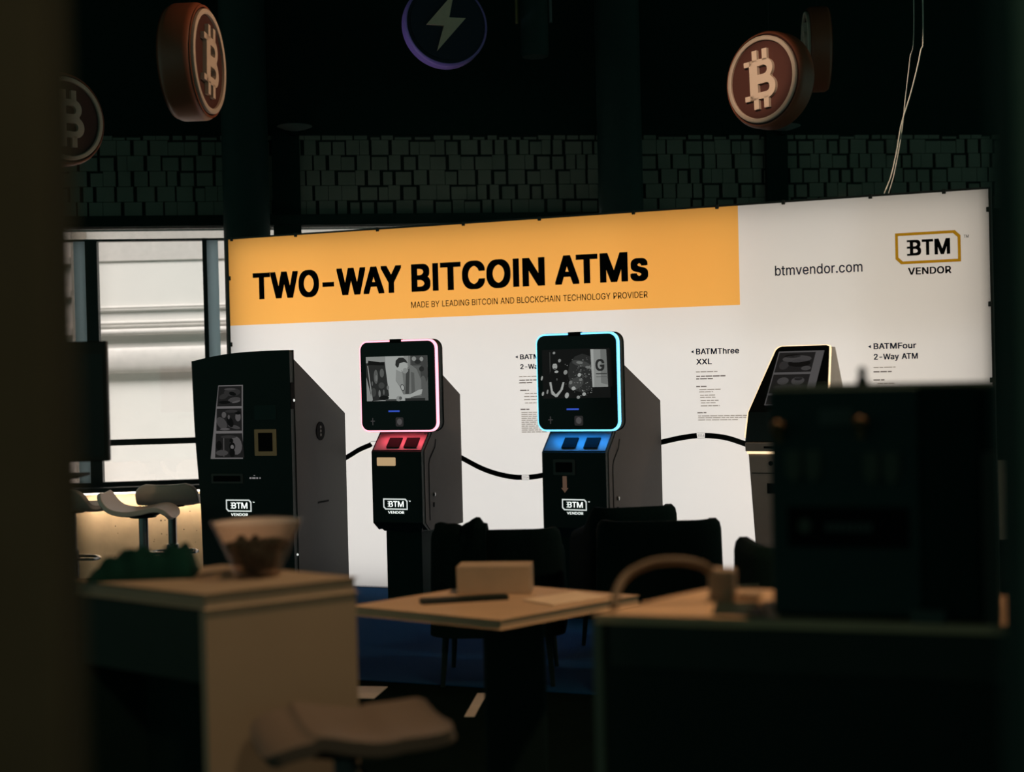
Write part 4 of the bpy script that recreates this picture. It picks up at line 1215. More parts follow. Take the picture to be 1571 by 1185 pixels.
def fq(x0, x1, t0, t1, slot, lift=0.0, sk=0.0):
    pts = [on_front(x0, t0), on_front(x1, t0), on_front(x1 + sk, t1), on_front(x0 + sk, t1)]
    mb.add([(p[0], p[1] - lift * 0.75, p[2] + lift * 0.66) for p in pts], [(0, 1, 2, 3)], slot)


def fe(cx, ct, rx, rt, slot, lift):
    pts = [on_front(x, t) for x, t in ellipse(cx, ct, rx, rt, 14)]
    mb.add([(p[0], p[1] - lift * 0.75, p[2] + lift * 0.66) for p in pts], [tuple(range(14))], slot)


fq(-0.145, 0.135, -0.62, 0.84, 4)
fq(-0.138, 0.085, 0.26, 0.80, 1, 0.0004)
fq(-0.138, 0.085, -0.30, 0.20, 1, 0.0004)
fq(-0.138, 0.085, -0.60, -0.36, 1, 0.0004)
for cx, ct, rx, rt, s in ((-0.02, 0.62, 0.09, 0.10, 3), (0.0, 0.5, 0.07, 0.1, 0), (-0.09, 0.45, 0.03, 0.12, 2), (0.05, 0.36, 0.03, 0.06, 3), (-0.05, 0.70, 0.05, 0.05, 0),
                          (-0.07, 0.02, 0.035, 0.10, 3), (0.02, 0.02, 0.04, 0.11, 3), (-0.02, -0.15, 0.1, 0.08, 2), (0.02, 0.08, 0.025, 0.05, 0), (0.0, -0.48, 0.08, 0.08, 2)):
    fe(cx, ct, rx, rt, s, 0.0008)
mb.build('picture', TONE_DIM, sg)
mb = MB()
mb.loft([[(-0.015, -0.01, 0.985), (0.485, -0.01, 0.985), (0.485, 0.42, 0.985), (-0.015, 0.42, 0.985)],
         [(-0.015, -0.015, 1.035), (0.485, -0.015, 1.035), (0.485, 0.42, 1.035), (-0.015, 0.42, 1.035)]])
ck = mb.build('collar', M['taupe'], R4, bevel=0.004)
mb = MB()
mb.box(0.10, 0.16, -0.016, -0.012, 1.003, 1.015)
mb.build('slot', M['slot'], ck)
mb = MB()
mb.box(-0.006, 0.476, -0.006, 0.41, 0.970, 0.985)
mb.build('edge_light', M['led_warm'], R4)
mb = MB()
mb.loft([[(0.045, 0.05, 0.0), (0.425, 0.05, 0.0), (0.425, 0.42, 0.0), (0.045, 0.42, 0.0)],
         [(0.03, 0.0, 0.45), (0.44, 0.0, 0.45), (0.44, 0.42, 0.45), (0.03, 0.42, 0.45)],
         [(0.0, 0.0, 0.97), (0.47, 0.0, 0.97), (0.47, 0.42, 0.97), (0.0, 0.42, 0.97)]])
b4 = mb.build('body', M['taupe'], R4, bevel=0.004)
mb = MB()
mb.box(0.02, 0.45, -0.0015, 0.002, 0.856, 0.860)
mb.box(0.11, 0.36, -0.0015, 0.002, 0.74, 0.80)
mb.prism(ellipse(0.135, 0.915, 0.014, 0.014), 'y', -0.002, 0.002)
mb.build('card_slot', M['slot'], b4)


# ------------------------------------------------------------------ coins hanging from the ceiling
def coin(name, label, loc, R_, T_, az, tilt, roll, kind, wires):
    root = thing(name, label, 'hanging coin', loc, (tilt, roll, az))
    h = T_ / 2
    k = T_ * 0.22
    body, face, rel = (M['coin'], M['coin_face'], M['coin_pale']) if kind == 'b' else (M['coin_purple'], M['coin_navy'], M['bolt'])
    mb = MB()
    prof = [(R_ * 0.93, -h + 0.012), (R_ * 0.955, -h + 0.002)] + [(R_ - k + k * sin(a), -h + k - k * cos(a)) for a in [radians(20 + 14 * i) for i in range(6)]]
    prof += [(r_, -z_) for r_, z_ in prof[::-1]]
    mb.lathe(prof, 72, axis='y')
    b = mb.build('coin_body', body, root, smooth=True)
    for s in (-1, 1):
        mb = MB()
        mb.lathe([(R_ * 0.86, s * (h - 0.002)), (R_ * 0.86, s * (h - 0.004))], 64, axis='y')
        mb.lathe([(R_ * 0.945, s * (h - 0.0115)), (R_ * 0.945, s * (h - 0.010))], 64, axis='y')
        mb.build('face', face, root)
    if kind == 'b':
        mb = MB()
        n = 72
        rp = [(R_ * 0.80, -h + 0.004), (R_ * 0.80, -h - 0.012), (R_ * 0.815, -h - 0.016), (R_ * 0.875, -h - 0.016), (R_ * 0.89, -h - 0.012), (R_ * 0.89, -h + 0.004)]
        mb.lathe(rp, n, axis='y', cap=False)
        mb.build('ring', rel, root, smooth=True)
        mb = MB()
        s = R_ * 0.62
        D_ = 0.022
        mb.text(['coin_b'], -s * 0.44, s * 0.62, -s * 0.66, s * 0.66, -h + 0.002, 0, D_ + 0.002)
        for zz in (-s * 0.66, s * 0.66 - 0.17 * s):
            mb.box(-s * 0.66, -s * 0.30, -h - D_, -h, zz, zz + 0.17 * s)
        for xx in (-s * 0.30, s * 0.12):
            mb.box(xx, xx + 0.20 * s, -h - D_, -h, s * 0.60, s * 0.98)
            mb.box(xx, xx + 0.20 * s, -h - D_, -h, -s * 0.98, -s * 0.60)
        mb.build('currency_symbol', rel, root)
    else:
        mb = MB()
        s = R_ * 0.62
        mb.prism([(0.30 * s, 1.15 * s), (-0.80 * s, -0.10 * s), (-0.13 * s, -0.12 * s), (-0.42 * s, -1.08 * s), (0.72 * s, 0.20 * s), (0.08 * s, 0.20 * s)], 'y', -h - 0.022, -h)
        mb.build('bolt_symbol', rel, root)
    wr = []
    inv = (Matrix.Translation(loc) @ root.rotation_euler.to_matrix().to_4x4()).inverted()
    for dx in wires:
        a = inv @ Vector((loc[0] + dx, loc[1], loc[2] + R_ * 0.93))
        c = inv @ Vector((loc[0] + dx, loc[1], 5.2))
        mb = MB()
        mb.tube([a, c], 0.0012, 6)
        mb.build('wire', M['wire'], root)
    return root


CO = []


def px_at(px, py, Y):
    """world point on the sight line through an image position, Y metres into the hall"""
    d = cam.matrix_world.to_3x3() @ Vector(((px - 785.5) / 2182.0, -(py - 592.5) / 2182.0, -1))
    return Vector((0, 0, 1.47)) + d * (Y / d.y)


coin('coin', 'rust orange coin with raised B turned almost edge-on, hanging beside the dark column', tuple(px_at(294, 96, 8.0)), 0.325, 0.19, radians(84), 0.0, radians(4), 'b', (0.0,))
coin('coin', 'rust coin with raised B facing front, hanging over the white part of the light wall', tuple(px_at(1181, 124, 9.0)), 0.305, 0.15, radians(-49), 0.0, radians(-2), 'b', (0.0,))
coin('coin', 'dim coin with raised B half hidden by the brown partition edge', tuple(px_at(93, 184, 9.5)), 0.31, 0.14, radians(52), 0.0, 0.0, 'b', (0.0,))
coin('coin', 'navy coin with grey lightning bolt and purple edge', tuple(px_at(682, 40, 10.0)), 0.30, 0.12, radians(17), radians(-4), 0.0, 'l', (0.0,))
coin('coin', 'dark coin seen edge-on behind the front-facing rust coin', tuple(px_at(1254, 76, 10.0)), 0.295, 0.15, radians(-96), 0.0, 0.0, 'b', (0.0,))

# thin pale cables running down to the light wall
A_ = [px_at(1416, 28, 9.3), px_at(1412, 80, 9.25), px_at(1398, 140, 9.2), px_at(1383, 190, 9.15), px_at(1376, 230, 9.1), px_at(1367, 270, 9.0), px_at(1356, 298, 8.78)]
B_ = [px_at(1402, 28, 9.4), px_at(1396, 90, 9.35), px_at(1389, 150, 9.3), px_at(1385, 190, 9.2), px_at(1379, 230, 9.1), px_at(1371, 270, 9.0), px_at(1363, 297, 8.78)]
for P_, r_, lb in ((A_, 0.0042, 'brighter thin pale cable dropping onto the light wall top'), (B_, 0.0030, 'fainter thin pale cable dropping onto the light wall top')):
    P_ = [Vector((P_[0].x + 0.02, P_[0].y + 0.05, 5.2))] + P_
    mb = MB()
    mb.tube(smooth_line([tuple(p) for p in P_], 6), r_, 8)
    tag(mb.build('hanging_cable', M['wire_pale'], smooth=True), lb, 'cable', 'cables above the light wall')

# a dark lamp can with two hanging rods at the top of the view
c_ = px_at(820, 40, 10.2)
lamp = thing('pendant_lamp', 'dark pendant lamp can with two thin rods, right of the bolt coin', 'lamp', (c_.x, c_.y, 5.2))
zt = c_.z
mb = MB()
mb.lathe([(0.0, zt - 0.22 - 5.2), (0.09, zt - 0.22 - 5.2), (0.098, zt - 0.20 - 5.2), (0.098, zt + 0.55 - 5.2), (0.09, zt + 0.57 - 5.2), (0.0, zt + 0.57 - 5.2)], 32)
mb.build('lamp_can', M['column'], lamp, smooth=True)
mb = MB()
mb.tube([(-0.125, 0, 0), (-0.125, 0, zt + 0.02 - 5.2)], [0.013, 0.011], 10)
mb.build('rod', M['rod_brass'], lamp)
mb = MB()
mb.tube([(0.115, 0, 0), (0.115, 0, zt + 0.02 - 5.2)], 0.013, 10)
mb.build('rod', M['rod_grey'], lamp)
mb = MB()
mb.box(-0.14, 0.13, -0.012, 0.012, zt + 0.42 - 5.2, zt + 0.45 - 5.2)
mb.build('bracket', M['column'], lamp)

for s, lb in ((1.735, 'small pale wall lamp on the dark pier right of the round column'), (5.62, 'small pale wall lamp under the front-facing rust coin')):
    wl = thing('wall_lamp', lb, 'lamp', WALL, WROT)
    mb = MB()
    mb.lathe([(0.02, -0.03), (0.09, -0.012), (0.135, 0.006), (0.13, 0.010), (0.0, 0.012)], 32, c=(s, -0.13, 3.405))
    mb.build('dish', M['lamp_pale'], wl, smooth=True)
    mb = MB()
    mb.box(s - 0.02, s + 0.02, -0.13, -0.04, 3.35, 3.39)
    mb.build('bracket', M['void'], wl)


# ------------------------------------------------------------------ furniture
def bar_stool(label, loc, rz, seat_z, width=0.40, back=1.0, nose=1.0, shell='stool'):
    root = thing('bar_stool', label, 'stool', loc, (0, 0, rz), 'white bar stools')
    prof = smooth_line([(0.235, 0.125), (0.215, 0.07), (0.165, 0.018), (0.08, -0.004), (0.0, 0.0), (-0.08, 0.018), (-0.14, 0.018), (-0.19, -0.008), (-0.215, -0.05)], 4)
    prof = [(y, z * back if y > 0.1 else (z * nose if y < -0.1 else z)) for y, z in prof]
    n = len(prof)
    m = 9
    th = 0.028
    top_, bot_ = [], []
    for i, (y, z) in enumerate(prof):
        a, b = prof[max(i - 1, 0)], prof[min(i + 1, n - 1)]
        dy, dz = b[0] - a[0], b[1] - a[1]
        l = sqrt(dy * dy + dz * dz)
        ny, nz = dz / l, -dy / l
        if nz < 0 and abs(nz) > 0.2:
            ny, nz = -ny, -nz
        t = i / (n - 1)
        ww = width / 2 * (1 - 0.24 * abs(2 * t - 1) ** 6 - 0.16 * max(0, (0.12 - t) / 0.12) ** 2 - 0.20 * max(0, (t - 0.88) / 0.12) ** 2)
        rt, rb = [], []
        for j in range(m):
            x = ww * (2 * j / (m - 1) - 1)
            dish = 0.016 * (2 * j / (m - 1) - 1) ** 2 * (1 - abs(2 * t - 1) * 0.5)
            rt.append((x, y, seat_z + z + dish))
            rb.append((x * 0.97, y + ny * th * -1, seat_z + z - abs(nz) * th + dish * 0.6))
        top_.append(rt)
        bot_.append(rb)
    rings = [t_ + b_[::-1] for t_, b_ in zip(top_, bot_)]
    mb = MB()
    mb.loft(rings)
    mb.build('seat', M[shell], root, smooth=True, bevel=0.006)
    mb = MB()
    mb.lathe([(0.085, seat_z - 0.045), (0.085, seat_z - 0.035), (0.05, seat_z - 0.03)], 24)
    mb.box(-0.09, 0.09, -0.09, 0.09, seat_z - 0.036, seat_z - 0.026)
    mb.build('seat_plate', M['black_metal'], root)
    mb = MB()
    mb.lathe([(0.042, 0.02), (0.042, 0.36), (0.030, 0.365), (0.030, seat_z - 0.03)], 24)
    mb.build('column', M['chrome'], root, smooth=True)
    mb = MB()
    mb.lathe([(0.205, 0.0), (0.205, 0.012), (0.10, 0.026), (0.05, 0.05), (0.043, 0.09)], 40)
    mb.build('base', M['chrome'], root, smooth=True)
    mb = MB()
    mb.tube([(0.03, 0, seat_z - 0.05), (0.10, 0.02, seat_z - 0.065), (0.15, 0.03, seat_z - 0.10)], [0.006, 0.006, 0.011], 8)
    mb.build('lever', M['black_metal'], root, smooth=True)
    mb = MB()
    pts = [(0.16 * sin(a), -0.05 - 0.13 * (1 - cos(a)) * 0 - 0.14 * cos(a), 0.30) for a in [radians(-110 + 20 * i) for i in range(12)]]
    mb.tube([(-0.04, 0, 0.30)] + pts + [(0.04, 0, 0.30)], 0.010, 8)
    mb.build('footrest', M['chrome'], root, smooth=True)
    return root


bar_stool('white bar stool seen from the side, middle of the three under the window', (-2.42, 9.25, 0), radians(92), 0.645)
bar_stool('white bar stool with its back turned, right of the sideways stool', (-2.36, 9.78, 0), radians(185), 0.665, 0.43)
bar_stool('white bar stool behind the television, next to the partition edge', (-2.98, 9.55, 0), radians(170), 0.66, 0.46)
st = bar_stool('blurred bar stool with darkened shell standing before the pale plinth', (-0.372, 3.0, 0), radians(-72), 0.728, 0.38, 0.12, 0.45, 'stool_dim')
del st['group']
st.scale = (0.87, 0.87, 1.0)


def tub_chair(label, loc, rz, h=0.80, w=0.58, arms=0.62, group='black tub chairs'):
    """back at +y, sitter faces -y"""
    root = thing('tub_chair', label, 'chair', loc, (0, 0, rz), group)
    th = 0.075
    path = []
    rr = 0.14
    hw, dp = w / 2, 0.28
    path.append((-hw, -dp + 0.02, 0))
    path.append((-hw, 0.0, 0))
    for i in range(7):
        a = pi - (pi / 2) * i / 6
        path.append((-hw + rr + rr * cos(a), dp - rr + rr * sin(a), 1))
    for i in range(7):
        a = pi / 2 - (pi / 2) * i / 6
        path.append((hw - rr + rr * cos(a), dp - rr + rr * sin(a), 1))
    path.append((hw, 0.0, 0))
    path.append((hw, -dp + 0.02, 0))
    n = len(path)
    rings = []
    for i, (x, y, _) in enumerate(path):
        t = min(1, max(0, (y + dp) / (2 * dp)))
        zt = arms + (h - arms) * min(1.0, max(0, (t - 0.42) / 0.22)) ** 1.0
        a, b = path[max(i - 1, 0)], path[min(i + 1, n - 1)]
        tx, ty = b[0] - a[0], b[1] - a[1]
        l = sqrt(tx * tx + ty * ty)
        nx_, ny_ = ty / l, -tx / l           # inward
        inx, iny = nx_ * th, ny_ * th
        zb = 0.24
        tp = -0.02                            # shell leans out towards the top
        def P(f, z, k):
            q_ = 1 - tp * (1 - (z - zb) / (h - zb)) * 2
            return ((x + inx * f) * q_, (y + iny * f) * q_, z)
        rings.append([P(0, zb, 0), P(0, zt - 0.05, 0), P(0.08, zt - 0.018, 0), P(0.3, zt, 0), P(0.7, zt, 0), P(0.92, zt - 0.018, 0), P(1, zt - 0.05, 0), P(1, zb, 0)])
    mb = MB()
    mb.loft(rings)
    mb.build('shell', M['chair'], root, smooth=True)
    mb = MB()
    mb.prism(rrect(-hw + th * 0.9, hw - th * 0.9, -dp, dp - th * 0.9, 0.07), 'z', 0.25, 0.44)
    mb.build('seat', M['chair'], root, bevel=0.03, seg=3)
    for sx in (-1, 1):
        for sy in (-1, 1):
            mb = MB()
            mb.tube([(sx * (hw - 0.07), sy * (dp - 0.08), 0.27), (sx * (hw - 0.05), sy * (dp - 0.05), 0.0)], [0.017, 0.011], 12)
            mb.build('leg', M['black_metal'], root, smooth=True)
    return root


tub_chair('black tub chair with a jacket over its back, left of the group', (-0.085, 6.9, 0.004), radians(176), 0.74, 0.62)
tub_chair('black tub chair between two others, before the blue lit machine', (0.575, 7.45, 0.004), radians(192), 0.778, 0.46)
tub_chair('black tub chair with rounded corner against the white light wall', (0.655, 6.55, 0.004), radians(176), 0.80, 0.56)
ch = tub_chair('black chair half hidden behind the dark machine on the counter', (1.155, 5.5, 0), radians(180), 0.80, 0.54, 0.79)
mb = MB()
mb.tube([(0.27, 0.30, 0.675), (0.36, 0.31, 0.675)], 0.010, 8)
mb.build('arm_bar', M['black_metal'], ch)

# jacket over the first chair
rnd = random.Random(11)
mb = MB()
rings = []
for i in range(15):
    t = i / 14
    x = -0.25 + 0.24 * t
    bump = 0.010 * sin(t * 9.0) + 0.006 * sin(t * 17 + 1) + (0.018 if 0.55 < t < 0.9 else 0) - 0.072
    ring = []
    for y, z in ((-0.10, 0.50), (-0.105, 0.66), (-0.085, 0.79), (-0.03, 0.838), (0.05, 0.835), (0.10, 0.79), (0.118, 0.66), (0.115, 0.45), (0.09, 0.45), (0.085, 0.66), (0.07, 0.77), (0.03, 0.806), (-0.02, 0.808), (-0.06, 0.77), (-0.08, 0.66), (-0.075, 0.50)):
        k = bump + (0.016 if z < 0.81 else 0.004) if z > 0.7 else rnd.uniform(-0.012, 0.012)
        ring.append((x, y + rnd.uniform(-0.006, 0.006), z + k))
    rings.append(ring)
mb.loft(rings)
tag(mb.build('jacket', M['jacket'], None, (-0.125, 6.9 - 0.243, 0.004), (0, 0, radians(176 - 180)), smooth=True), 'black jacket hanging over the left tub chair back', 'jacket')

# little square table with card box and papers
T = thing('square_table', 'square tan cafe table on black pedestal between plinth and counter', 'table', (-0.08, 4.545, 0))
mb = MB()
cn = [(-0.448, -0.047), (0.03, -0.378), (0.47, 0.02), (0.0, 0.372)]
mb.prism(cn, 'z', 0.722, 0.75)
mb.build('tabletop', M['table'], T, bevel=0.004)
mb = MB()
mb.box(-0.03, 0.165, -0.10, 0.12, 0.03, 0.722)
mb.build('pedestal', M['black_metal'], T, bevel=0.01)
mb = MB()
mb.box(-0.08, 0.22, -0.16, 0.18, 0.0, 0.03)
mb.build('foot', M['black_metal'], T, bevel=0.01)
bx = px_at(760, 890, 4.72)
CB = thing('card_box', 'small tan card box standing on the square table', 'box', (bx.x, 4.72, 0.75), (0, 0, radians(-6)))
mb = MB()
mb.box(-0.122, 0.122, -0.06, 0.06, 0, 0.086)
mb.build('carton', M['paper'], CB, bevel=0.003)
mb = MB()
mb.add([(-0.122, -0.06, 0.087), (0.122, -0.06, 0.087), (0.122, 0.062, 0.089), (-0.122, 0.062, 0.089), (-0.122, -0.06, 0.090), (0.122, -0.06, 0.090), (0.122, 0.062, 0.092), (-0.122, 0.062, 0.092)],
       [(0, 3, 2, 1), (4, 5, 6, 7), (0, 1, 5, 4), (1, 2, 6, 5), (2, 3, 7, 6), (3, 0, 4, 7)])
mb.build('lid', M['paper'], CB)
mb = MB()
mb.box(-0.11, 0.11, -0.075, 0.075, 0.0, 0.006)
tag(mb.build('brochure', M['paper_white'], None, (0.15, 4.52, 0.75), (0, 0, radians(38)), bevel=0.001), 'cream brochure lying on the right side of the square table', 'brochure')
mb = MB()
mb.prism(rrect(-0.14, 0.14, -0.035, 0.035, 0.012), 'z', 0.0, 0.010)  # thin black strip before the card box
tag(mb.build('black_strip', M['black_metal'], None, (-0.17, 4.55, 0.75), (0, 0, radians(12)), bevel=0.003), 'flat black strip lying before the card box', 'remote')

# plinth with bowl and cloth
P_ = thing('display_plinth', 'pale laminate plinth with dark open side, carrying the glass bowl', 'plinth', (-0.691, 3.148, 0))
er = Vector((0.31, 0.21, 0))
el = Vector((-0.371, 0.283, 0))
pts = [Vector((0, 0, 0)), er, er + el, el]


def pr(k, z0, z1):
    c_ = (er + el) / 2
    return [tuple((p - c_) * k + c_)[:2] for p in pts]


mb = MB()
mb.prism(pr(1.0, 0, 0), 'z', 0.965, 1.0)
mb.build('top_board', M['plinth'], P_, bevel=0.006)
ern, eln = er.normalized(), el.normalized()
mb = MB()
th = 0.02


def panel(a, b, z0, z1, inn):
    return [a, b, (b[0] + inn[0], b[1] + inn[1]), (a[0] + inn[0], a[1] + inn[1])]


mb.prism([tuple(p)[:2] for p in (Vector((0, 0, 0)), er, er + eln * th, eln * th)], 'z', 0, 0.965)
mb.build('front_panel', M['plinth'], P_)
mb = MB()
mb.prism([tuple(p)[:2] for p in (er + eln * th, er + el, er + el - ern * th, er + eln * th - ern * th)], 'z', 0, 0.965)
mb.build('side_panel', M['plinth'], P_)
mb = MB()
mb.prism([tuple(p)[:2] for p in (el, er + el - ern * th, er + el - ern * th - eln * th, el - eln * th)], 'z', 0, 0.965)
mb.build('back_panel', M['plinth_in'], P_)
mb = MB()
a, b = eln * th, el - eln * th
mb.prism([tuple(p)[:2] for p in (a, b, b + ern * 0.02, a + ern * 0.02)], 'z', 0.80, 0.965)
mb.build('fascia', M['counter'], P_)
mb = MB()
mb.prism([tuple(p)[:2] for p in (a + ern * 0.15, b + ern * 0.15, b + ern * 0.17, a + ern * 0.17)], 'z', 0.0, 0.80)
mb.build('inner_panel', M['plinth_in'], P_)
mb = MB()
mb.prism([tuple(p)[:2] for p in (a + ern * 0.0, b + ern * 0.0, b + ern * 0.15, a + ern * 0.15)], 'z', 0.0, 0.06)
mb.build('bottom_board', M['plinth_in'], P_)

bc = px_at(396, 880, 3.42)
B = thing('glass_bowl', 'flared glass bowl half full of dark sweets on the plinth', 'bowl', (bc.x, 3.42, 1.0))
mb = MB()
mb.lathe([(0.0, 0.0), (0.050, 0.0), (0.056, 0.008), (0.080, 0.065), (0.108, 0.130), (0.110, 0.134), (0.106, 0.134), (0.077, 0.067), (0.052, 0.012), (0.0, 0.010)], 56, cap=False)
mb.build('bowl', M['bowl_glass'], B, smooth=True)
mb = MB()
rings = []
for i in range(25):
    a = radians(-8 + 196 * i / 24)
    rings.append([(r_ * cos(a), r_ * sin(a), z_) for r_, z_ in ((0.0795, 0.080), (0.1035, 0.131), (0.1022, 0.131), (0.0782, 0.080))])
mb.loft(rings)
mb.build('paper_liner', M['liner'], B, smooth=True)
rnd = random.Random(5)
mb = MB()
for i in range(150):
    z_ = rnd.uniform(0.016, 0.080)
    rm = 0.035 + (z_ - 0.012) * 0.4545
    a = rnd.uniform(0, 2 * pi)
    r_ = rm * sqrt(rnd.random())
    s_ = rnd.uniform(0.010, 0.014)
    x, y = r_ * cos(a), r_ * sin(a)
    prof = [(0.001, -s_), (s_ * 0.7, -s_ * 0.7), (s_, 0), (s_ * 0.7, s_ * 0.7), (0.001, s_)]
    mb.lathe(prof, 10, c=(bc.x + x, 3.42 + y, 1.0 + z_ + 0.004))
tag(mb.build('sweets', M['sweets'], smooth=True), 'dark wrapped sweets heaped in the glass bowl', 'sweets', kind='stuff')

gc = px_at(222, 885, 3.46)
rnd = random.Random(3)
NX, NY = 30, 16
grid = []
for j in range(NY):
    for i in range(NX):
        u, v = i / (NX - 1), j / (NY - 1)
        x = (u - 0.5) * 0.25
        y = (v - 0.5) * 0.15
        e = min(u, 1 - u, 0.5) * 2
        f_ = min(v, 1 - v, 0.5) * 2
        prof_h = 0.035 + 0.034 * min(1, max(0, (u - 0.08) * 2.6)) - 0.016 * max(0, sin((u - 0.42) * 9)) * (u > 0.42)
        z_ = prof_h * min(1, e * 5) ** 0.5 * min(1, f_ * 2.5) ** 0.6 + 0.006 * sin(u * 31 + v * 7) * min(1, e * 4) * min(1, f_ * 3) + 0.005 * sin(v * 22 + u * 9) * min(1, f_ * 3) * min(1, e * 4)
        grid.append((x, y, max(0.003, z_)))
mb = MB()
fs = [(j * NX + i, j * NX + i + 1, (j + 1) * NX + i + 1, (j + 1) * NX + i) for j in range(NY - 1) for i in range(NX - 1)]
mb.add(grid, fs)
base = [(x, y, 0.0) for x, y, z_ in grid]
mb.add(base, [f_[::-1] for f_ in fs])
edge = [i for i in range(NX)] + [j * NX + NX - 1 for j in range(1, NY)] + [(NY - 1) * NX + i for i in range(NX - 2, -1, -1)] + [j * NX for j in range(NY - 2, 0, -1)]
ne = len(edge)
mb.add([grid[k] for k in edge] + [base[k] for k in edge], [(i, ne + i, ne + (i + 1) % ne, (i + 1) % ne) for i in range(ne)])
tag(mb.build('folded_cloth', M['green_cloth'], None, (gc.x, 3.46, 1.0), (0, 0, radians(6)), smooth=True, weld=True), 'crumpled dark green cloth lying on the plinth beside the bowl', 'cloth')

# right counter with machine
K = thing('counter', 'dark green counter with tan top, foreground right', 'counter', (0.15, 2.77, 0))
pts = [(0, 0), (0.80, -0.26), (0.92, 0.06), (0.265, 0.285)]
mb = MB()
mb.prism(pts, 'z', 0.982, 1.0)
mb.build('counter_top', M['counter_top'], K, bevel=0.003)
mb = MB()
ins = [(0.012, 0.004), (0.80, -0.252), (0.91, 0.055), (0.265, 0.27)]
mb.prism(ins, 'z', 0.0, 0.982)
mb.build('front_panel', M['counter'], K)
mb = MB()
mb.prism([(-0.004, 0.006), (0.012, -0.004), (0.024, 0.012), (0.008, 0.02)], 'z', 0.0, 0.985)
mb.build('corner_strip', M['counter_edge'], K)
mb = MB()
f0, f1 = Vector((0.03, -0.012, 0)), Vector((0.80, -0.264, 0))
fd = (f1 - f0).normalized()
fn = Vector((fd.y, -fd.x, 0))
a = f0 + fn * 0.006
b = f1 + fn * 0.006
mb.prism([tuple(p)[:2] for p in (a, b, f1 - fn * 0.002, f0 - fn * 0.002)], 'z', 0.90, 0.982)
mb.build('fascia', mat('green grey fascia', (0.035, 0.045, 0.037), 0.7, spec=0.15), K)

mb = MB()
mb.prism([(0.372, 2.715), (0.470, 2.682), (0.480, 2.85), (0.40, 2.855)], 'z', 1.0, 1.003)  # thin dark sheet in place of the machine's cast shadow
tag(mb.build('shadow_patch', M['counter'], None, bevel=0.001), 'dark patch standing in for the shadow of the black machine on the counter', 'shadow patch')
MR = radians(-19)
Q = thing('control_box', 'black machine with brass knobs and pale plates on the counter', 'machine', (0.482, 2.675, 1.0), (0, 0, MR))
mb = MB()
mb.box(0, 0.40, 0.012, 0.23, 0.0, 0.435)
mb.build('case', M['machine_dark'], Q, bevel=0.008)
mb = MB()
mb.box(0.0, 0.27, 0.0, 0.012, 0.01, 0.43)
fp = mb.build('front_plate', M['machine'], Q, bevel=0.004)
mb = MB()
mb.box(0.275, 0.372, 0.002, 0.012, 0.01, 0.43)
mb.build('side_door', M['machine_dark'], Q)
for x, z in ((0.018, 0.360), (0.168, 0.366)):
    mb = MB()
    mb.lathe([(0.013, 0), (0.013, 0.02), (0.009, 0.026), (0.0, 0.027)], 20)
    mb.box(-0.006, 0.006, -0.03, 0.0, 0.0, 0.012)
    kn = mb.build('knob', M['brass'], fp, (x, 0.0, z), (radians(90), 0, 0), smooth=True)
for x, z in ((0.030, 0.285), (0.172, 0.280)):
    for dx in (0, 0.036):
        mb = MB()
        mb.prism([(x + dx, z + 0.03), (x + dx + 0.026, z + 0.03), (x + dx + 0.026, z - 0.012), (x + dx + 0.013, z - 0.028), (x + dx, z - 0.012)], 'y', -0.006, 0.0)
        mb.build('plate', M['plate'], fp, bevel=0.001)
mb = MB()
mb.box(0.092, 0.152, -0.003, 0.0, 0.362, 0.392)
mb.build('label', M['plate_gray'], fp)
mb = MB()
mb.box(0.030, 0.25, -0.004, 0.0, 0.135, 0.210)
npl = mb.build('name_plate', M['slot'], fp, bevel=0.003)
mb = MB()
mb.prism(ellipse(0.062, 0.175, 0.012, 0.014), 'y', -0.006, -0.004)
mb.build('emblem', M['plate'], npl)
mb = MB()
x = 0.10
for w_ in (0.012, 0.009, 0.013, 0.010, 0.012, 0.008, 0.012, 0.012):
    mb.box(x, x + w_ * 0.75, -0.0055, -0.004, 0.165, 0.181)
    x += w_
mb.build('worn_mark', M['plate_gray'], npl)
mb = MB()
mb.lathe([(0.011, 0), (0.011, 0.012), (0.006, 0.016), (0.009, 0.030), (0.0, 0.036)], 16, c=(0.168, 0.05, 0.434))
mb.build('top_knob', M['machine_dark'], Q, smooth=True)
mb = MB()
mb.box(0.378, 0.400, -0.004, 0.012, 0.0, 0.31)
mb.build('corner_rail', M['rail'], Q, bevel=0.003)
mb = MB()
mb.box(0.25, 0.31, -0.012, 0.0, 0.0, 0.024)
mb.build('foot_block', M['plate_gray'], Q)

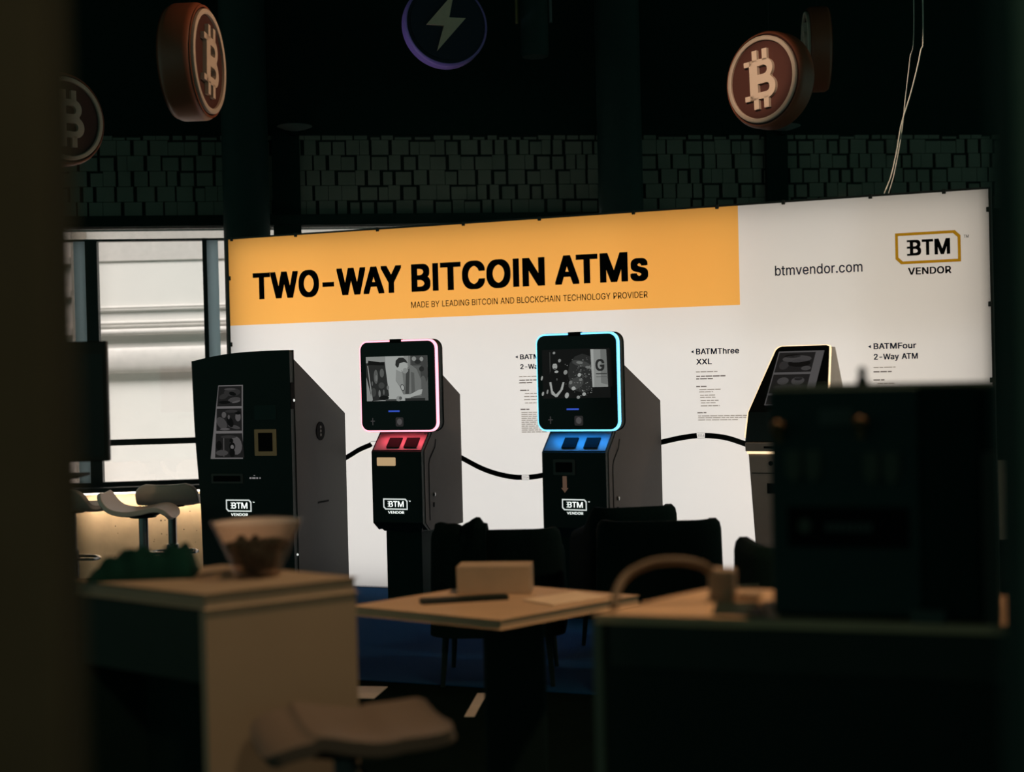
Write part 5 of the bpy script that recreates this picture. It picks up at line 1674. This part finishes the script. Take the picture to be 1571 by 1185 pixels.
pts = smooth_line([(0.19, 2.80, 1.006), (0.20, 2.83, 1.035), (0.225, 2.86, 1.062), (0.275, 2.875, 1.082), (0.33, 2.875, 1.085), (0.375, 2.875, 1.075), (0.40, 2.88, 1.055)], 6)
CBL = thing('cable', 'thick tan cable arching over the counter into a plug block', 'cable', (0, 0, 0))
mb = MB()
mb.tube(pts, 0.0085, 12)
mb.build('lead', M['cable_tan'], CBL, smooth=True)
mb = MB()
mb.obox((0.418, 2.885, 0), (0.94, -0.34, 0), (0.34, 0.94, 0), 0.026, 0.022, 1.0, 1.066)
mb.build('plug_block', M['adapter'], CBL, bevel=0.006)
mb = MB()
mb.obox((0.475, 2.90, 0), (0.94, -0.34, 0), (0.34, 0.94, 0), 0.022, 0.02, 1.0, 1.014)
tag(mb.build('wooden_block', M['paper'], None, bevel=0.003), 'small tan block lying left of the black machine on the counter', 'block')

# television on a stand, left
TVx, TVy = -2.135, 6.0
V = thing('television', 'dark flat television on a floor stand before the window', 'television', (TVx, TVy, 0), (0, 0, radians(4)))
mb = MB()
mb.box(-0.42, 0.42, 0.0, 0.045, 1.145, 1.655)
c_ = mb.build('housing', M['tv'], V, bevel=0.006)
mb = MB()
mb.box(-0.405, 0.405, -0.003, 0.002, 1.165, 1.600)
mb.build('screen', M['tv_screen'], c_)
mb = MB()
mb.box(-0.04, 0.04, 0.05, 0.10, 0.02, 1.5)
mb.build('pole', M['black_metal'], V, bevel=0.006)
mb = MB()
mb.box(-0.32, 0.30, -0.2, 0.25, 0.0, 0.02)
mb.build('base', M['black_metal'], V, bevel=0.006)
mb = MB()
mb.box(-0.25, 0.31, -0.08, 0.14, 1.080, 1.092)
mb.build('shelf', M['black_metal'], V, bevel=0.003)

# power cord behind the wide machine
mb = MB()
mb.tube(smooth_line([(-1.98, 9.95, 0.30), (-2.06, 9.95, 0.29), (-2.13, 9.94, 0.22), (-2.18, 9.92, 0.10), (-2.25, 9.9, 0.025)], 5), 0.007, 8)
tag(mb.build('power_cord', M['black_metal'], smooth=True), 'black power cord curling down behind the wide machine', 'cord')

# flat pale pieces on the dark floor
mb = MB()
mb.box(-0.11, 0.055, -0.12, 0.12, 0.0, 0.004)
tag(mb.build('pale_patch', M['sheet'], None, (-0.70, 6.63, 0.0), (0, 0, radians(-10))), 'pale flat sheet on the dark floor beside the plinth', 'paper')
mb = MB()
mb.box(-0.022, 0.022, -0.22, 0.22, 0.0, 0.004)
tag(mb.build('pale_strip', M['sheet'], None, (-0.195, 6.33, 0.0), (0, 0, radians(-6))), 'narrow pale strip on the floor below the square table', 'paper')
